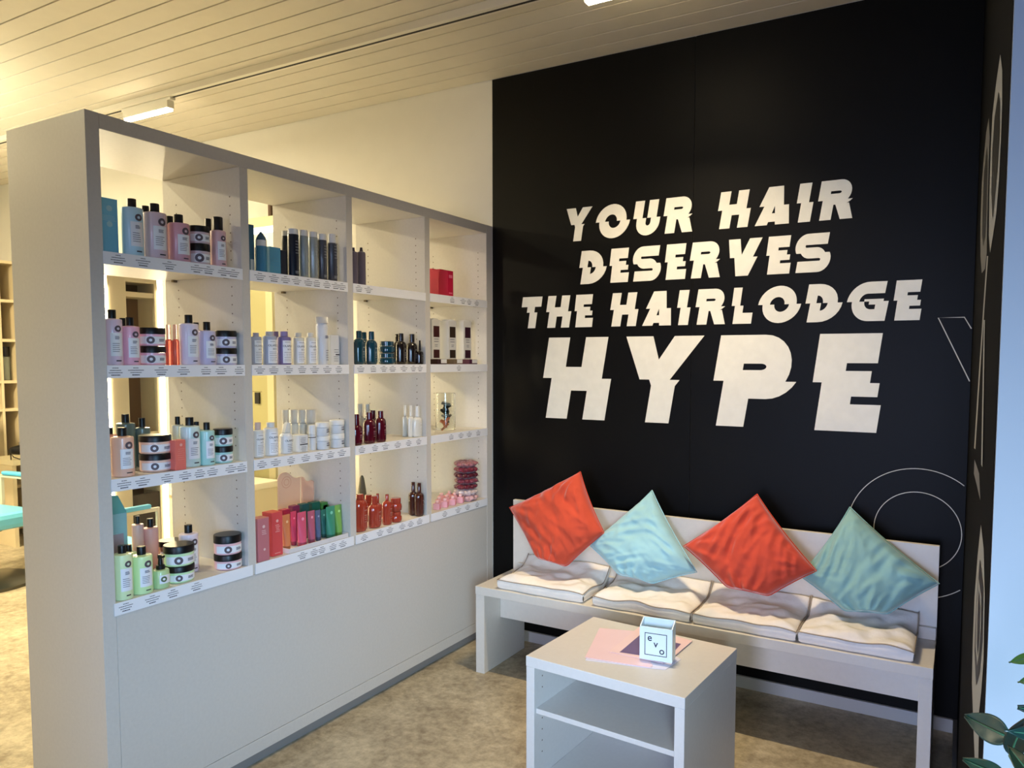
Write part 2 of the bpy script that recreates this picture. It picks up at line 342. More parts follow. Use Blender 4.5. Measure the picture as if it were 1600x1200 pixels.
for r, z in enumerate(ROWZ):
    for k, (a, b_) in enumerate(bayY):
        th = .022 if r < 3 else .037
        sb('shelf_board', -DEP+.002, -.002, a+.0006, b_-.0006, z-th, z-.0005)
        if r < 3:
            bm = bmesh.new()
            for xx in (-.07, -.37):
                for yy in (b_-.010, a+.010): bx(bm, xx-.006, xx+.006, yy-Y0-.008, yy-Y0+.008, z-th-.009, z-th-.0002)
            obj('shelf_pin', bm, M((120, 105, 85), .4, metal=.6), su)
        # price strip with rows of printed tags
        n = {(0, 0): [.09, .25, .43, .63, .72, .84, .92], (0, 1): [.09, .22, .33, .44, .56, .65, .76, .86, .93], (0, 2): [.07, .19], (0, 3): [.36, .55, .66, .8],
             (1, 0): [.05, .18, .35, .51, .68, .80, .95], (1, 1): [.07, .2, .34, .48, .61, .75, .88], (1, 2): [.08, .24, .38, .5, .66, .8, .9], (1, 3): [.47],
             (2, 0): [.08, .2, .37, .5, .61, .71, .86, .95], (2, 1): [.07, .2, .35, .5, .64, .77, .9], (2, 2): [.08, .25, .39, .56, .72, .87], (2, 3): [.33, .5, .65, .82],
             (3, 0): [.07, .24, .38, .55], (3, 1): [.44, .56, .64, .76, .87], (3, 2): [.1, .3, .43, .6, .72, .85], (3, 3): [.22, .45, .62, .8]}[(r, k)]
        a2, b2 = (a-.002, b_+.002) if r < 3 else (a-.006, b_+.016 if k < 3 else b_)
        st = box('price_strip', .0006, .0026, a2-Y0, b2-Y0, z-.0385, z+.0005, STRIP, su)
        for f in n:
            bm = bmesh.new(); yc = a2+(b2-a2)*f-Y0
            for q in range(4):
                wd = (.008, .021, .019, .013)[q]*(.8+.4*random.random())*(1 if r or k else 1); zz = z-.008-q*.0072; hh = .0011 if q < 3 else .0017
                xx = yc-wd
                while xx < yc+wd:
                    l = random.uniform(.002, .005); bx(bm, .0026, .0028, xx, min(xx+l, yc+wd), zz-hh, zz+hh); xx += l+.0009
            obj('price_print', bm, INK, st)
# peg holes in the dividers and end panels
HOLE = M((92, 76, 58), .8)
for k in range(5):
    for side in ((-1, POST[k][0]), (1, POST[k][1])):
        if (k == 0 and side[0] < 0) or (k == 4 and side[0] > 0): continue
        bm = bmesh.new(); z = .86
        while z < 2.14:
            if min(abs(z-q) for q in ROWZ) > .03:
                for xx in (-.055, -.36):
                    yy = side[1]+side[0]*.0004-Y0
                    vs = [bm.verts.new((xx+.0028*math.cos(PI*i/4), yy, z+.0028*math.sin(PI*i/4))) for i in range(8)]; bm.faces.new(vs)
            z += .032
        obj('peg_holes', bm, HOLE, su)

# ------------------------------------------------------------------ goods on the shelves
ROWN = ['top shelf', 'second shelf', 'third shelf', 'lowest shelf']; BAYN = ['leftmost bay', 'second bay', 'third bay', 'last bay']
used = set()
def locate(r, uL, uR, vT, d=None, vB=None):
    """Place a thing from where it was measured: depth behind the front edge d, or base line vB."""
    z = ROWZ[r]; uc = (uL+uR)/2
    yf = hit(uc, 570, 0, -.01).y; k = max([q for q in range(4) if bayY[q][0]-.02 <= yf] or [0]); lo, hi = bayY[k]
    def at(x):
        t = hit(uc, vT, 0, x); dep = (t-CAM).dot(FWD); return t.y, (uR-uL)*dep/(2*F)*.985, t.z-z
    if vB is not None:
        p = hit(uc, vB, 2, z); dep = (p-CAM).dot(FWD); rad = (uR-uL)*dep/(2*F)*.985
        vd = Vector((p.x-CAM.x, p.y-CAM.y, 0)).normalized(); x = min((p+vd*rad).x, -rad-.003)
    else: x = -max(d, at(-d)[1]+.003)
    y, rad, h = at(x)
    while y-rad < lo+.0012 and x > -.40: x -= .002; y, rad, h = at(x)
    while y+rad > hi-.0012 and x < -rad-.003: x += .002; y, rad, h = at(x)
    if y+rad > hi-.001: y = hi-.001-rad
    return x, y, z, rad, h
def fit(y, R, x=0):
    for lo, hi in bayY:
        if lo-.06 < y < hi+.06: return min(max(y, lo+R+.0012), hi-R-.0012)
    return y
def wrap(bm, pts2, r, ang0=0, zc=0, off=.0006, sx=1, sy=1):
    """flat (s,z) points wrapped onto a cylinder of radius r, s=0 facing +x turned by ang0"""
    rr = r+off
    vs = [bm.verts.new((rr*sx*math.cos(ang0+s/r), rr*sy*math.sin(ang0+s/r), zc+zz)) for s, zz in pts2]; bm.faces.new(vs)
def wrect(bm, r, s0, s1, z0, z1, ang=0, off=.0006, n=8, sx=1, sy=1):
    for i in range(n):
        a, b_ = s0+(s1-s0)*i/n, s0+(s1-s0)*(i+1)/n
        wrap(bm, [(a, z0), (b_, z0), (b_, z1), (a, z1)], r, ang, 0, off, sx, sy)
def wdisc(bm, r, s, z, R0, R1, ang=0, off=.001, n=16):
    for i in range(n):
        a, b_ = 2*PI*i/n, 2*PI*(i+1)/n
        if R0 > 0: q = [(s+R0*math.cos(a), z+R0*math.sin(a)), (s+R1*math.cos(a), z+R1*math.sin(a)), (s+R1*math.cos(b_), z+R1*math.sin(b_)), (s+R0*math.cos(b_), z+R0*math.sin(b_))]
        else: q = [(s, z), (s+R1*math.cos(a), z+R1*math.sin(a)), (s+R1*math.cos(b_), z+R1*math.sin(b_))]
        wrap(bm, q, r, ang, 0, off)
EMB = M((96, 84, 92), .5); PRN = M((120, 118, 132), .6); DK = M((60, 56, 64), .6)
def lines(bm, r, s0, s1, z1, z0, n, h, ang, off=.0011, jit=.25):
    for i in range(n):
        z = z1+(z0-z1)*i/max(1, n-1); e = s1-(s1-s0)*jit*random.random()
        wrect(bm, r, s0, e, z-h/2, z+h/2, ang, off, 3)
def root(name, desc, cat, r, k, x, y, rz=0, grp=None):
    lab = f'{desc}, {ROWN[r]} of {BAYN[k]}'
    return thing(name, lab, cat, (x, y, ROWZ[r]), rz, grp or f'{cat}s on the {ROWN[r]} of the {BAYN[k]}')
def lift(c): return tuple(int(min(252, q*1.10+8)) for q in c)
def mn(r, k, desc, uL, uR, vT, vS, col, d=None, vB=None, label=True, capw=.40, tint=None, ang=-.10, emb=True, name='shampoo_bottle'):
    """cylindrical bottle, rounded shoulder, straight black cap, white label with round emblem"""
    x, y, z, R, h = locate(r, uL, uR, vT, d, vB); cw = R*capw*1.02
    hs = locate(r, uL, uR, vS, d, vB)[4]
    t = root(name, desc, 'bottle', r, k, x, y)
    bm = bmesh.new(); q = R*.18
    lathe(bm, [(R*.93, .0004), (R, .004), (R, hs-q), (R*.985, hs-q*.5), (R*.93, hs-q*.12), (R*.8, hs), (cw*.9, hs+.002), (cw*.9, hs+.005)])
    b = obj('body', bm, tint or M(lift(col), .32, coat=.3), t, 2)
    bm = bmesh.new(); lathe(bm, [(cw, hs+.0022), (cw, h-.0015), (cw*.95, h), (0, h)]); obj('cap', bm, BLK, t, 2)
    if label:
        hb = hs; sw = R*.62
        bm = bmesh.new(); wrect(bm, R, -sw, sw, hb*.20, hb*.70, ang); lb = obj('front_label', bm, LBL, b)
        bm = bmesh.new(); lines(bm, R, -sw*.7, sw*.6, hb*.47, hb*.3, 5, hb*.012, ang); lines(bm, R, -sw*.3, sw*.5, hb*.62, hb*.57, 3, hb*.014, ang); obj('label_print', bm, PRN, lb)
        bm = bmesh.new(); lines(bm, R, -sw*.2, sw*.8, hb*.1, hb*.09, 1, hb*.026, ang, .0009); obj('foot_print', bm, DK, b)
        if emb:
            bm = bmesh.new(); er = min(R*.36, hb*.11); wdisc(bm, R, sw*.25, hb*.79, er*.42, er, ang, .0013); eb = obj('round_emblem', bm, EMB, b)
            bm = bmesh.new(); wrap(bm, [(sw*.25-er*.3, hb*.79-er*.2), (sw*.25+er*.3, hb*.79-er*.2), (sw*.25, hb*.79+er*.35)], R, ang, 0, .0015); obj('emblem_mark', bm, LBL, eb)
    return t
def jar(r, k, desc, uL, uR, vT, vB_, col, d=None, vb=None, zbase=0, lid=.34, printed='emb', cx=None, ang=-.35, name='hair_mask_jar'):
    """wide jar with black screw lid; zbase stacks it"""
    x, y, z, R, _ = locate(r, uL, uR, vT, d, vb)
    if cx: x, y = cx
    zt = hit((uL+uR)/2, vT, 0, x).z-z; h = zt-zbase
    t = root(name, desc, 'jar', r, k, x, y); t.location.z = z+zbase+(.0003 if zbase else 0)
    lh = h*lid; R2 = R*.97
    bm = bmesh.new(); lathe(bm, [(R2*.93, .0004), (R2, .004), (R2, h-lh-.001), (R2*.9, h-lh-.0006)], 36); b = obj('body', bm, M(lift(col), .3, coat=.3), t, 2)
    bm = bmesh.new(); lathe(bm, [(R, h-lh), (R, h-.003), (R*.97, h-.0004), (R*.6, h-.0004), (0, h-.0006)], 36); obj('lid', bm, BLK, t, 2)
    hb = h-lh; sw = R*1.15
    bm = bmesh.new(); wrect(bm, R2, -sw, sw, hb*.18, hb*.78, ang, n=16); lb = obj('wrap_label', bm, LBL, b)
    bm = bmesh.new(); er = hb*.3; wdisc(bm, R2, -sw*.22, hb*.48, er*.4, er, ang, .0013); obj('round_emblem', bm, EMB, lb)
    bm = bmesh.new(); lines(bm, R2, sw*.3, sw*.75, hb*.56, hb*.4, 3, hb*.05, ang, .0012); obj('label_print', bm, PRN, lb)
    return t, (x, y), zt
def stack(r, k, desc, uL, uR, v0, vm, col, d=None, vb=None, u2=None, **kw):
    """two jars on one another: vm = top of the lower jar lid"""
    a, b_ = u2 or (uL, uR)
    _, c, zt = jar(r, k, 'lower '+desc+' of a stacked pair', a, b_, vm, 0, col, d, vb, **kw)
    jar(r, k, 'upper '+desc+' of a stacked pair', uL, uR, v0, 0, col, d, vb, zbase=zt, cx=c, **kw)
def lathe_item(r, k, name, desc, cat, uL, uR, vT, parts, d=None, vB=None, rz=0, flat=None):
    """parts: (part name, material, [(radius fraction, height fraction)...])"""
    x, y, z, R, h = locate(r, uL, uR, vT, d, vB); t = root(name, desc, cat, r, k, x, y, rz)
    for nm, mt, prof in parts:
        bm = bmesh.new(); lathe(bm, [(R*a, max(h*b_, .0004)) for a, b_ in prof], 28, sx=flat or 1); obj(nm, bm, mt, t, 2)
    return t, R, h
def carton(r, k, name, desc, uL, uR, vT, col, depth, d=.03, vB=None, rz=0, wm=1.0, rough=.45, face=None):
    """upright box, front face to the lounge; uL..uR spans its front face"""
    z = ROWZ[r]
    if vB is not None:
        x = min(hit(uR, vB, 2, z).x, -.004)
    else: x = -d
    a = hit(uL, (vT+560)/2, 0, x); b_ = hit(uR, (vT+560)/2, 0, x); h = hit(uR, vT, 0, x).z-z
    wd = (b_.y-a.y)*wm; t = root(name, desc, 'box', r, k, x, fit((a.y+b_.y)/2, wd/2), rz)
    b0 = box('carton', -depth, 0, -wd/2, wd/2, .0004, h, M(col, rough), t, .0012)
    return t, wd, h, b0
def flatprint(t, wd, h, items, mt, x=.0006, name='box_print'):
    bm = bmesh.new()
    for it in items:
        if it[0] == 'r': _, s0, s1, z0, z1 = it; bx(bm, x-.0005, x, s0*wd, s1*wd, z0*h, z1*h)
        else:
            _, s, zz, R = it; n = 14; vs = [bm.verts.new((x, s*wd+R*math.cos(2*PI*i/n), zz*h+R*math.sin(2*PI*i/n))) for i in range(n)]; bm.faces.new(vs)
    return obj(name, bm, mt, t)
def rows(s0, s1, z0, z1, n, hh): return [('r', s0+.1*random.random(), s1-.1*random.random(), z0+(z1-z0)*i/max(1, n-1), z0+(z1-z0)*i/max(1, n-1)+hh) for i in range(n)]

# --- bay 1, top shelf
t, wd, h, b0 = carton(0, 0, 'gift_box', 'sky blue printed gift box at the left', 152, 187.5, 313, (140, 214, 246), .045, d=.05)
flatprint(b0, wd, h, rows(-.25, .42, .60, .68, 4, .008)+[('d', .12, .82, .009), ('d', .12, .54, .009)], M((190, 232, 248), .5))
mn(0, 0, 'pale blue bottle with black cap beside the blue box', 190, 221, 311, 325, (176, 208, 222), d=.045)
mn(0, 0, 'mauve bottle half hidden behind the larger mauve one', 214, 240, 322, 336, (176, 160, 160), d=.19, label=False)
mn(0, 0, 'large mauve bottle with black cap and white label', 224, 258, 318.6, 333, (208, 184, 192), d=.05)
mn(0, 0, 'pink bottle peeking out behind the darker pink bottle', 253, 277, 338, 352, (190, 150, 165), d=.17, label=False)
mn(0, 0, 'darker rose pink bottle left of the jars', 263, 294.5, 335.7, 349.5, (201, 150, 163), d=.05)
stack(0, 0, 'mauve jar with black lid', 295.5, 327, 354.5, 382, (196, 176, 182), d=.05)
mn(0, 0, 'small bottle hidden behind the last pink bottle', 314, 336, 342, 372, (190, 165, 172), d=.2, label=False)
mn(0, 0, 'slim pink bottle with tall black cap, furthest right', 328.5, 351.5, 339.5, 361, (205, 168, 174), d=.05, capw=.62)
# --- bay 1, second shelf
mn(1, 0, 'lilac bottle partly behind the left post', 160, 188.5, 484, 498.5, (214, 190, 206), d=.04)
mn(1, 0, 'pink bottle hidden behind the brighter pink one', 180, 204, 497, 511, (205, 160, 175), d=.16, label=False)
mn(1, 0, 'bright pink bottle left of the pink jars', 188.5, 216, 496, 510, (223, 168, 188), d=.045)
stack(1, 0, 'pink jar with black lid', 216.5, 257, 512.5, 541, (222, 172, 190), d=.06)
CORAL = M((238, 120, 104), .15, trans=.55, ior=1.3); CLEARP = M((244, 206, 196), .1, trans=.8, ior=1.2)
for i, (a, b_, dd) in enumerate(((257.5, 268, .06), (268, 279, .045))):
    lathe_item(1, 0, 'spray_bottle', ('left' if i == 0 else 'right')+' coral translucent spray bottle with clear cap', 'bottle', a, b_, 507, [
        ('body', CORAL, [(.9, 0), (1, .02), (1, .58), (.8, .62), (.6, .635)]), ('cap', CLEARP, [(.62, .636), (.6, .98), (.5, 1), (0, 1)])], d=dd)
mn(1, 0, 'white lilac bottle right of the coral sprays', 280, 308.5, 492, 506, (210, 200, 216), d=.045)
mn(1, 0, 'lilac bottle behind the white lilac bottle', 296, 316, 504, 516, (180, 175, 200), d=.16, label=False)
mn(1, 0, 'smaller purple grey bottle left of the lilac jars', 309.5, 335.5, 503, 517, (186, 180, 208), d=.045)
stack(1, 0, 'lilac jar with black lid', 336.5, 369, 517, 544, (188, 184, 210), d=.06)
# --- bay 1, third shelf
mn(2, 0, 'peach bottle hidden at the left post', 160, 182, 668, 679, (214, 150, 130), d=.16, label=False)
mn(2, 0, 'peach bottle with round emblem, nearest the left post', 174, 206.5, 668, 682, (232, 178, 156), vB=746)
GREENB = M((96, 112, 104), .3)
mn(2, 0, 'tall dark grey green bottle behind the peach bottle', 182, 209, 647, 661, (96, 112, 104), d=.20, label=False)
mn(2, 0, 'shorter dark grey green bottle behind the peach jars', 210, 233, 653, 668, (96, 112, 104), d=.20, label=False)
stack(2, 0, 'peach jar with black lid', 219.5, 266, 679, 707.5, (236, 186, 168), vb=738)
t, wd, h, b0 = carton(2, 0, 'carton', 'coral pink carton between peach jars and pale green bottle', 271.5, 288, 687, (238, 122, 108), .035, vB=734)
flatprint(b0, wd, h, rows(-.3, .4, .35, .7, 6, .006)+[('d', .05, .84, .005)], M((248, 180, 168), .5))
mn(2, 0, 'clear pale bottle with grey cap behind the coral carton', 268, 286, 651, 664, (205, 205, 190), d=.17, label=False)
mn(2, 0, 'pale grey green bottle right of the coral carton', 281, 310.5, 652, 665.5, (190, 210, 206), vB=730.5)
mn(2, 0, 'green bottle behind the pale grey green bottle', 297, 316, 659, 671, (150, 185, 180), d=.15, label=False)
mn(2, 0, 'aqua green bottle left of the aqua jars', 311, 334, 660, 672.5, (158, 200, 196), vB=727.5)
stack(2, 0, 'aqua jar with black lid', 334.5, 363, 669.5, 696.5, (160, 200, 196), vb=724)
# --- bay 1, lowest shelf
mn(3, 0, 'green bottle hidden behind the leftmost pale green bottle', 188, 212, 851, 863, (190, 214, 160), d=.13, label=False)
mn(3, 0, 'pale green bottle at the left post', 176, 204.5, 852, 865, (205, 228, 176), vB=940)
mn(3, 0, 'pale green bottle beside the green pump bottle', 205, 236, 853.5, 867, (196, 224, 166), vB=930)
x, y, z, R, h = locate(3, 237.5, 262.5, 865, vB=921)
t = root('pump_bottle', 'small green bottle with black pump', 'bottle', 3, 0, x, y)
bm = bmesh.new(); lathe(bm, [(R*.93, .0004), (R, .003), (R, h*.50), (R*.9, h*.53), (R*.5, h*.545)]); b = obj('body', bm, M((196, 224, 168), .32, coat=.3), t, 2)
bm = bmesh.new(); lathe(bm, [(R*.52, h*.546), (R*.52, h*.66), (R*.3, h*.68), (R*.22, h*.86), (R*.3, h*.87), (R*.3, h*.97), (0, h*.98)]); bx(bm, 0, R*.75, -R*.16, R*.16, h*.9, h*.965); obj('pump', bm, BLK, t, 2)
bm = bmesh.new(); wrect(bm, R, -R*.8, R*.8, h*.15, h*.4, .1); lb = obj('front_label', bm, LBL, b)
bm = bmesh.new(); wdisc(bm, R, -R*.3, h*.28, R*.16, R*.36, .1, .0012); obj('round_emblem', bm, M((90, 108, 76), .5), lb)
stack(3, 0, 'green jar with black lid', 255, 299.5, 850, 881, (192, 220, 172), vb=912, u2=(258, 302), lid=.36)
jar(3, 0, 'single dark jar standing behind the green jars', 248, 283, 843, 0, (150, 110, 90), d=.26, lid=.2)
mn(3, 0, 'mauve white bottle standing alone behind the green jars', 280, 308, 820, 833, (216, 200, 210), vB=896)
stack(3, 0, 'pink jar with black lid', 338, 379, 833, 862, (236, 178, 182), vb=889, u2=(341, 382), lid=.4)
ROSE = M((226, 160, 150), .2, trans=.3, ior=1.3)
mn(3, 0, 'rosy translucent bottle, left of two, in the back row', 206, 223, 806, 819, (214, 170, 160), d=.26, label=False)
mn(3, 0, 'rosy translucent bottle, right of two, in the back row', 223, 245.5, 810, 824, (220, 160, 150), d=.26, label=False)
# open teal box with a portrait on it
p0 = hit(176, 870, 0, -.17)
t = root('gift_box', 'open pale teal box with a portrait photo and raised lid', 'box', 3, 0, -.17, -1.99)
hb = hit(200, 800, 0, -.17).z-ROWZ[3]
box('carton', -.07, 0, -.055, .055, .0004, hb, M((170, 214, 214), .5), t, .001)
bm = bmesh.new(); v = [(-.0, -.055, hb), (0, .055, hb), (-.03, .045, hb+.055), (-.03, -.055, hb+.07), (-.033, -.055, hb+.07), (-.033, .045, hb+.055), (-.003, .055, hb), (-.003, -.055, hb)]
vv = [bm.verts.new(q) for q in v]
for f in ((0, 1, 2, 3), (3, 2, 5, 4), (4, 5, 6, 7), (1, 6, 5, 2), (0, 3, 4, 7)): bm.faces.new([vv[i] for i in f])
obj('raised_lid', bm, M((120, 196, 188), .5), t)
bm = bmesh.new(); bx(bm, 0, .0006, -.05, .042, hb*.2, hb*.72); pr = obj('photo_print', bm, M((196, 172, 178), .5), t)
bm = bmesh.new()
for cy, cz, ry, rz_ in ((-.018, hb*.52, .012, .018), (-.016, hb*.36, .02, .022)):
    vs = [bm.verts.new((.0009, cy+ry*math.cos(2*PI*i/16), cz+rz_*math.sin(2*PI*i/16))) for i in range(16)]; bm.faces.new(vs)
obj('portrait', bm, M((84, 62, 66), .6), pr)

# --- bay 2, top shelf
TEAL = M((66, 132, 170), .35); WCAP = M((224, 226, 230), .4)
t, wd, h, b0 = carton(0, 1, 'carton', 'dark teal tall carton at the left post', 386, 399, 352, (60, 112, 140), .04, d=.06)
flatprint(b0, wd, h, [('r', 0, .48, .04, .28)], M((205, 215, 220), .5), name='white_sticker')
lathe_item(0, 1, 'cone_bottle', 'teal bottle with pointed cone top and white band', 'bottle', 399, 416, 362, [
    ('body', TEAL, [(.95, 0), (1, .01), (1, .64), (.97, .65)]), ('white_band', WCAP, [(.98, .65), (.98, .79)]), ('cone_top', M((52, 96, 124), .35), [(.96, .79), (.8, .86), (.3, .965), (.12, 1), (0, 1)])], d=.05)
carton(0, 1, 'carton', 'narrow dark blue carton behind the square teal one', 416, 424, 386.5, (44, 90, 120), .06, d=.10)
t, wd, h, b0 = carton(0, 1, 'carton', 'square teal blue carton beside the pointed bottle', 423, 440, 388, (84, 156, 192), .05, d=.05)
flatprint(b0, wd, h, rows(-.35, .35, .3, .6, 4, .01), M((96, 156, 184), .5))
carton(0, 1, 'carton', 'low navy carton left of the navy spray can', 440.5, 449, 392, (24, 32, 52), .05, d=.05)
def can(u0, u1, v, vc, col, desc, d=.05, cap=WCAP, capw=.96, r=0, k=1, metal=.0):
    hh = locate(r, u0, u1, v, d)[4]; f = locate(r, u0, u1, vc, d)[4]/hh
    t, R, h = lathe_item(r, k, 'spray_can', desc, 'can', u0, u1, v, [
        ('body', M(col, .3, metal=metal, coat=.3), [(.93, 0), (1, .012), (1, f-.025), (capw, f-.002)]), ('cap', cap, [(capw, f), (capw*.97, .985), (capw*.9, 1), (0, 1)])], d=d)
    bm = bmesh.new(); lines(bm, R, -R*.3, R*.7, h*.74, h*.5, 5, h*.012, 0, .001); lines(bm, R, -R*.4, R*.6, h*.12, h*.09, 2, h*.014, 0, .001)
    obj('body_print', bm, M((150, 155, 165), .5), t.children[0]); return t
can(449, 466, 358, 366.5, (22, 28, 46), 'navy spray can with white cap')
can(466.5, 481, 360, 369, (150, 160, 162), 'grey green spray can with white cap, second of five')
can(481.5, 496, 363, 371, (168, 176, 178), 'silver grey spray can, middle of five', metal=.3)
can(496, 510, 366, 375.5, (74, 76, 86), 'dark grey spray can, fourth of five')
can(510.5, 526, 366, 380, (70, 72, 82), 'dark grey spray can with narrower cap, furthest right', capw=.8)
can(440, 452, 361, 369, (26, 32, 50), 'navy spray can tucked behind the first navy can', d=.2)
# --- bay 2, second shelf
def text(body, size, mat, parent, loc, rot, name='brand_print', bold=0, extr=.0002):
    c = D.curves.new(name, 'FONT'); c.body = body; c.size = size; c.align_x = 'CENTER'; c.align_y = 'CENTER'; c.extrude = extr; c.offset = bold
    o = D.objects.new(name, c); C.objects.link(o)
    dg = bpy.context.evaluated_depsgraph_get(); me = D.meshes.new_from_object(o.evaluated_get(dg)); D.objects.remove(o); D.curves.remove(c)
    me.materials.clear(); me.materials.append(mat); m = D.objects.new(name, me); C.objects.link(m); m.parent = parent; m.location = loc; m.rotation_euler = rot; return m
def wraptext(body, size, mat, parent, R, z, ang, bold=0):
    m = text(body, size, mat, parent, (0, 0, 0), (0, 0, 0), bold=bold, extr=0)
    for v in m.data.vertices:
        s, q = v.co.x, v.co.y; rr = R+.0013; v.co = (rr*math.cos(ang+s/R), rr*math.sin(ang+s/R), z+q)
    return m
def ol(r, k, desc, u0, u1, v, vs, col, capc, d=None, vB=None, word='OLAPLEX', no='Nº.4', lab=True, capw=.55, name='hair_care_bottle'):
    x, y, z, R, h = locate(r, u0, u1, v, d, vB); hs = locate(r, u0, u1, vs, d, vB)[4]
    t = root(name, desc, 'bottle', r, k, x, y)
    bm = bmesh.new(); lathe(bm, [(R*.93, .0004), (R, .003), (R, hs-R*.3), (R*.93, hs-R*.1), (R*capw*1.05, hs), (R*capw*.9, hs+.001)]); b = obj('body', bm, M(col, .4), t, 2)
    bm = bmesh.new(); lathe(bm, [(R*capw, hs+.0012), (R*capw, h-.001), (R*capw*.94, h), (0, h)]); obj('cap', bm, M(capc, .4), t, 2)
    if lab:
        bm = bmesh.new(); wrect(bm, R, -R*1.0, R*1.0, hs*.06, hs*.86, .1, n=12); lb = obj('front_label', bm, LBL, b)
        wraptext(word, R*.42, DK, lb, R, hs*.66, .0); wraptext(no, R*.36, DK, lb, R, hs*.54, .1)
        bm = bmesh.new(); lines(bm, R, -R*.8, R*.5, hs*.44, hs*.14, 6, hs*.011, .1); lines(bm, R, -R*.7, R*.3, hs*.8, hs*.79, 1, hs*.012, .1); obj('label_print', bm, PRN, lb)
    return t
LV = (176, 184, 206)
ol(1, 1, 'lavender grey bottle at the left post', 391, 408, 520, 525.5, LV, (168, 166, 190), d=.05)
ol(1, 1, 'lavender grey bottle left of the purple one', 410, 431.5, 518, 524.5, LV, (190, 190, 196), d=.05)
ol(1, 1, 'purple bottle with violet cap and white label', 433, 454, 518, 526, (128, 116, 168), (150, 132, 180), d=.05)
ol(1, 1, 'cream white bottle, left of the two white ones', 456.5, 475, 520, 527, (226, 224, 214), (206, 204, 196), d=.05)
ol(1, 1, 'white bottle touching the tall spray', 476, 493.5, 520, 527, (226, 226, 222), (224, 222, 214), d=.05)
ol(1, 1, 'purple bottle standing in the back row', 424, 438, 518, 526, (140, 130, 170), (130, 112, 160), d=.2, lab=False)
CLEAR = M((236, 236, 236), .12, trans=.55, ior=1.25)
t, R, h = lathe_item(1, 1, 'spray_can', 'tall white spray can with clear cap, tallest here', 'can', 493, 512, 495, [
    ('body', M((224, 228, 236), .35), [(.92, 0), (.95, .01), (.95, .80), (.8, .86), (.5, .9), (.5, .93), (0, .93)]), ('cap', CLEAR, [(1, .86), (1, .995), (.96, 1), (0, 1)])], d=.05)
bm = bmesh.new(); lines(bm, R, -R*.2, R*.7, h*.6, h*.56, 3, h*.012, 0, .001); lines(bm, R, -R*.1, R*.6, h*.3, h*.1, 5, h*.01, 0, .001); obj('body_print', bm, PRN, t.children[0])
t, wd, h, b0 = carton(1, 1, 'carton', 'white carton with small black mark at the right', 517, 531, 524, (228, 228, 228), .05, d=.04)
flatprint(b0, wd, h, [('r', .02, .45, .32, .36)]+rows(-.2, .35, .12, .26, 3, .012)+rows(-.2, .35, .42, .5, 2, .012), DK)
# --- bay 2, third shelf
OW = (228, 230, 232)
ol(2, 1, 'white bottle with rosy cap at the left post', 394, 411, 660, 671.5, OW, (220, 200, 195), vB=715.5, no='Nº.7')
ol(2, 1, 'wider white bottle, second from the left post', 411.5, 433.5, 660, 668, OW, (224, 226, 228), vB=713, no='Nº.5')
x, y, z, R, h = locate(2, 436.5, 456.5, 660, vB=709.5)
t = root('spray_bottle', 'white bottle with slanted nozzle top', 'bottle', 2, 1, x, y)
bm = bmesh.new(); lathe(bm, [(R*.93, .0004), (R, .003), (R, h*.55), (R*.85, h*.62), (R*.6, h*.66)]); b = obj('body', bm, M(OW, .4), t, 2)
bm = bmesh.new(); bx(bm, -R*.45, R*.45, -R*.6, R*.6, h*.661, h); obj('nozzle', bm, M((222, 222, 216), .4), t, bevel=.004)
for v in t.children[1].data.vertices:
    if v.co.z > h*.9 and v.co.y < 0: v.co.y = R*.05
wraptext('OLAPLEX', R*.42, DK, b, R, h*.42, 0); bm = bmesh.new(); lines(bm, R, -R*.6, R*.4, h*.3, h*.08, 5, h*.011, .1); obj('label_print', bm, PRN, b)
for i, (a, b_) in enumerate(((441, 453.5), (453.5, 466), (466, 478.5), (478.5, 493.5))):
    lathe_item(2, 1, 'serum_bottle', ('first', 'second', 'third', 'fourth')[i]+' slim white bottle with clear cap in the back row', 'bottle', a, b_, 640, [
        ('body', M((222, 222, 218), .35), [(.93, 0), (1, .02), (1, .6), (.7, .64), (.4, .65), (.4, .72), (0, .72)]), ('cap', CLEAR, [(.98, .642), (.98, .99), (.9, 1), (0, 1)])], d=.19 if i < 3 else .16)
t, wd, h, b0 = carton(2, 1, 'carton', 'small white carton with black line before the slim bottles', 466, 480, 679, (224, 226, 228), .05, vB=705.5)
flatprint(b0, wd, h, [('r', -.4, .45, .42, .48)], DK); flatprint(b0, wd, h, rows(-.35, .3, .55, .82, 4, .02)+rows(-.3, .3, .06, .3, 4, .02), PRN)
lathe_item(2, 1, 'serum_bottle', 'short white airless bottle left of the white tubs', 'bottle', 481.5, 493, 664, [('body', M(OW, .35), [(.93, 0), (1, .02), (1, .6)]), ('cap', M((230, 230, 228), .3), [(.97, .61), (.97, .99), (.9, 1), (0, 1)]), ('black_mark', DK, [(1.01, .5), (1.01, .53)])], vB=704)
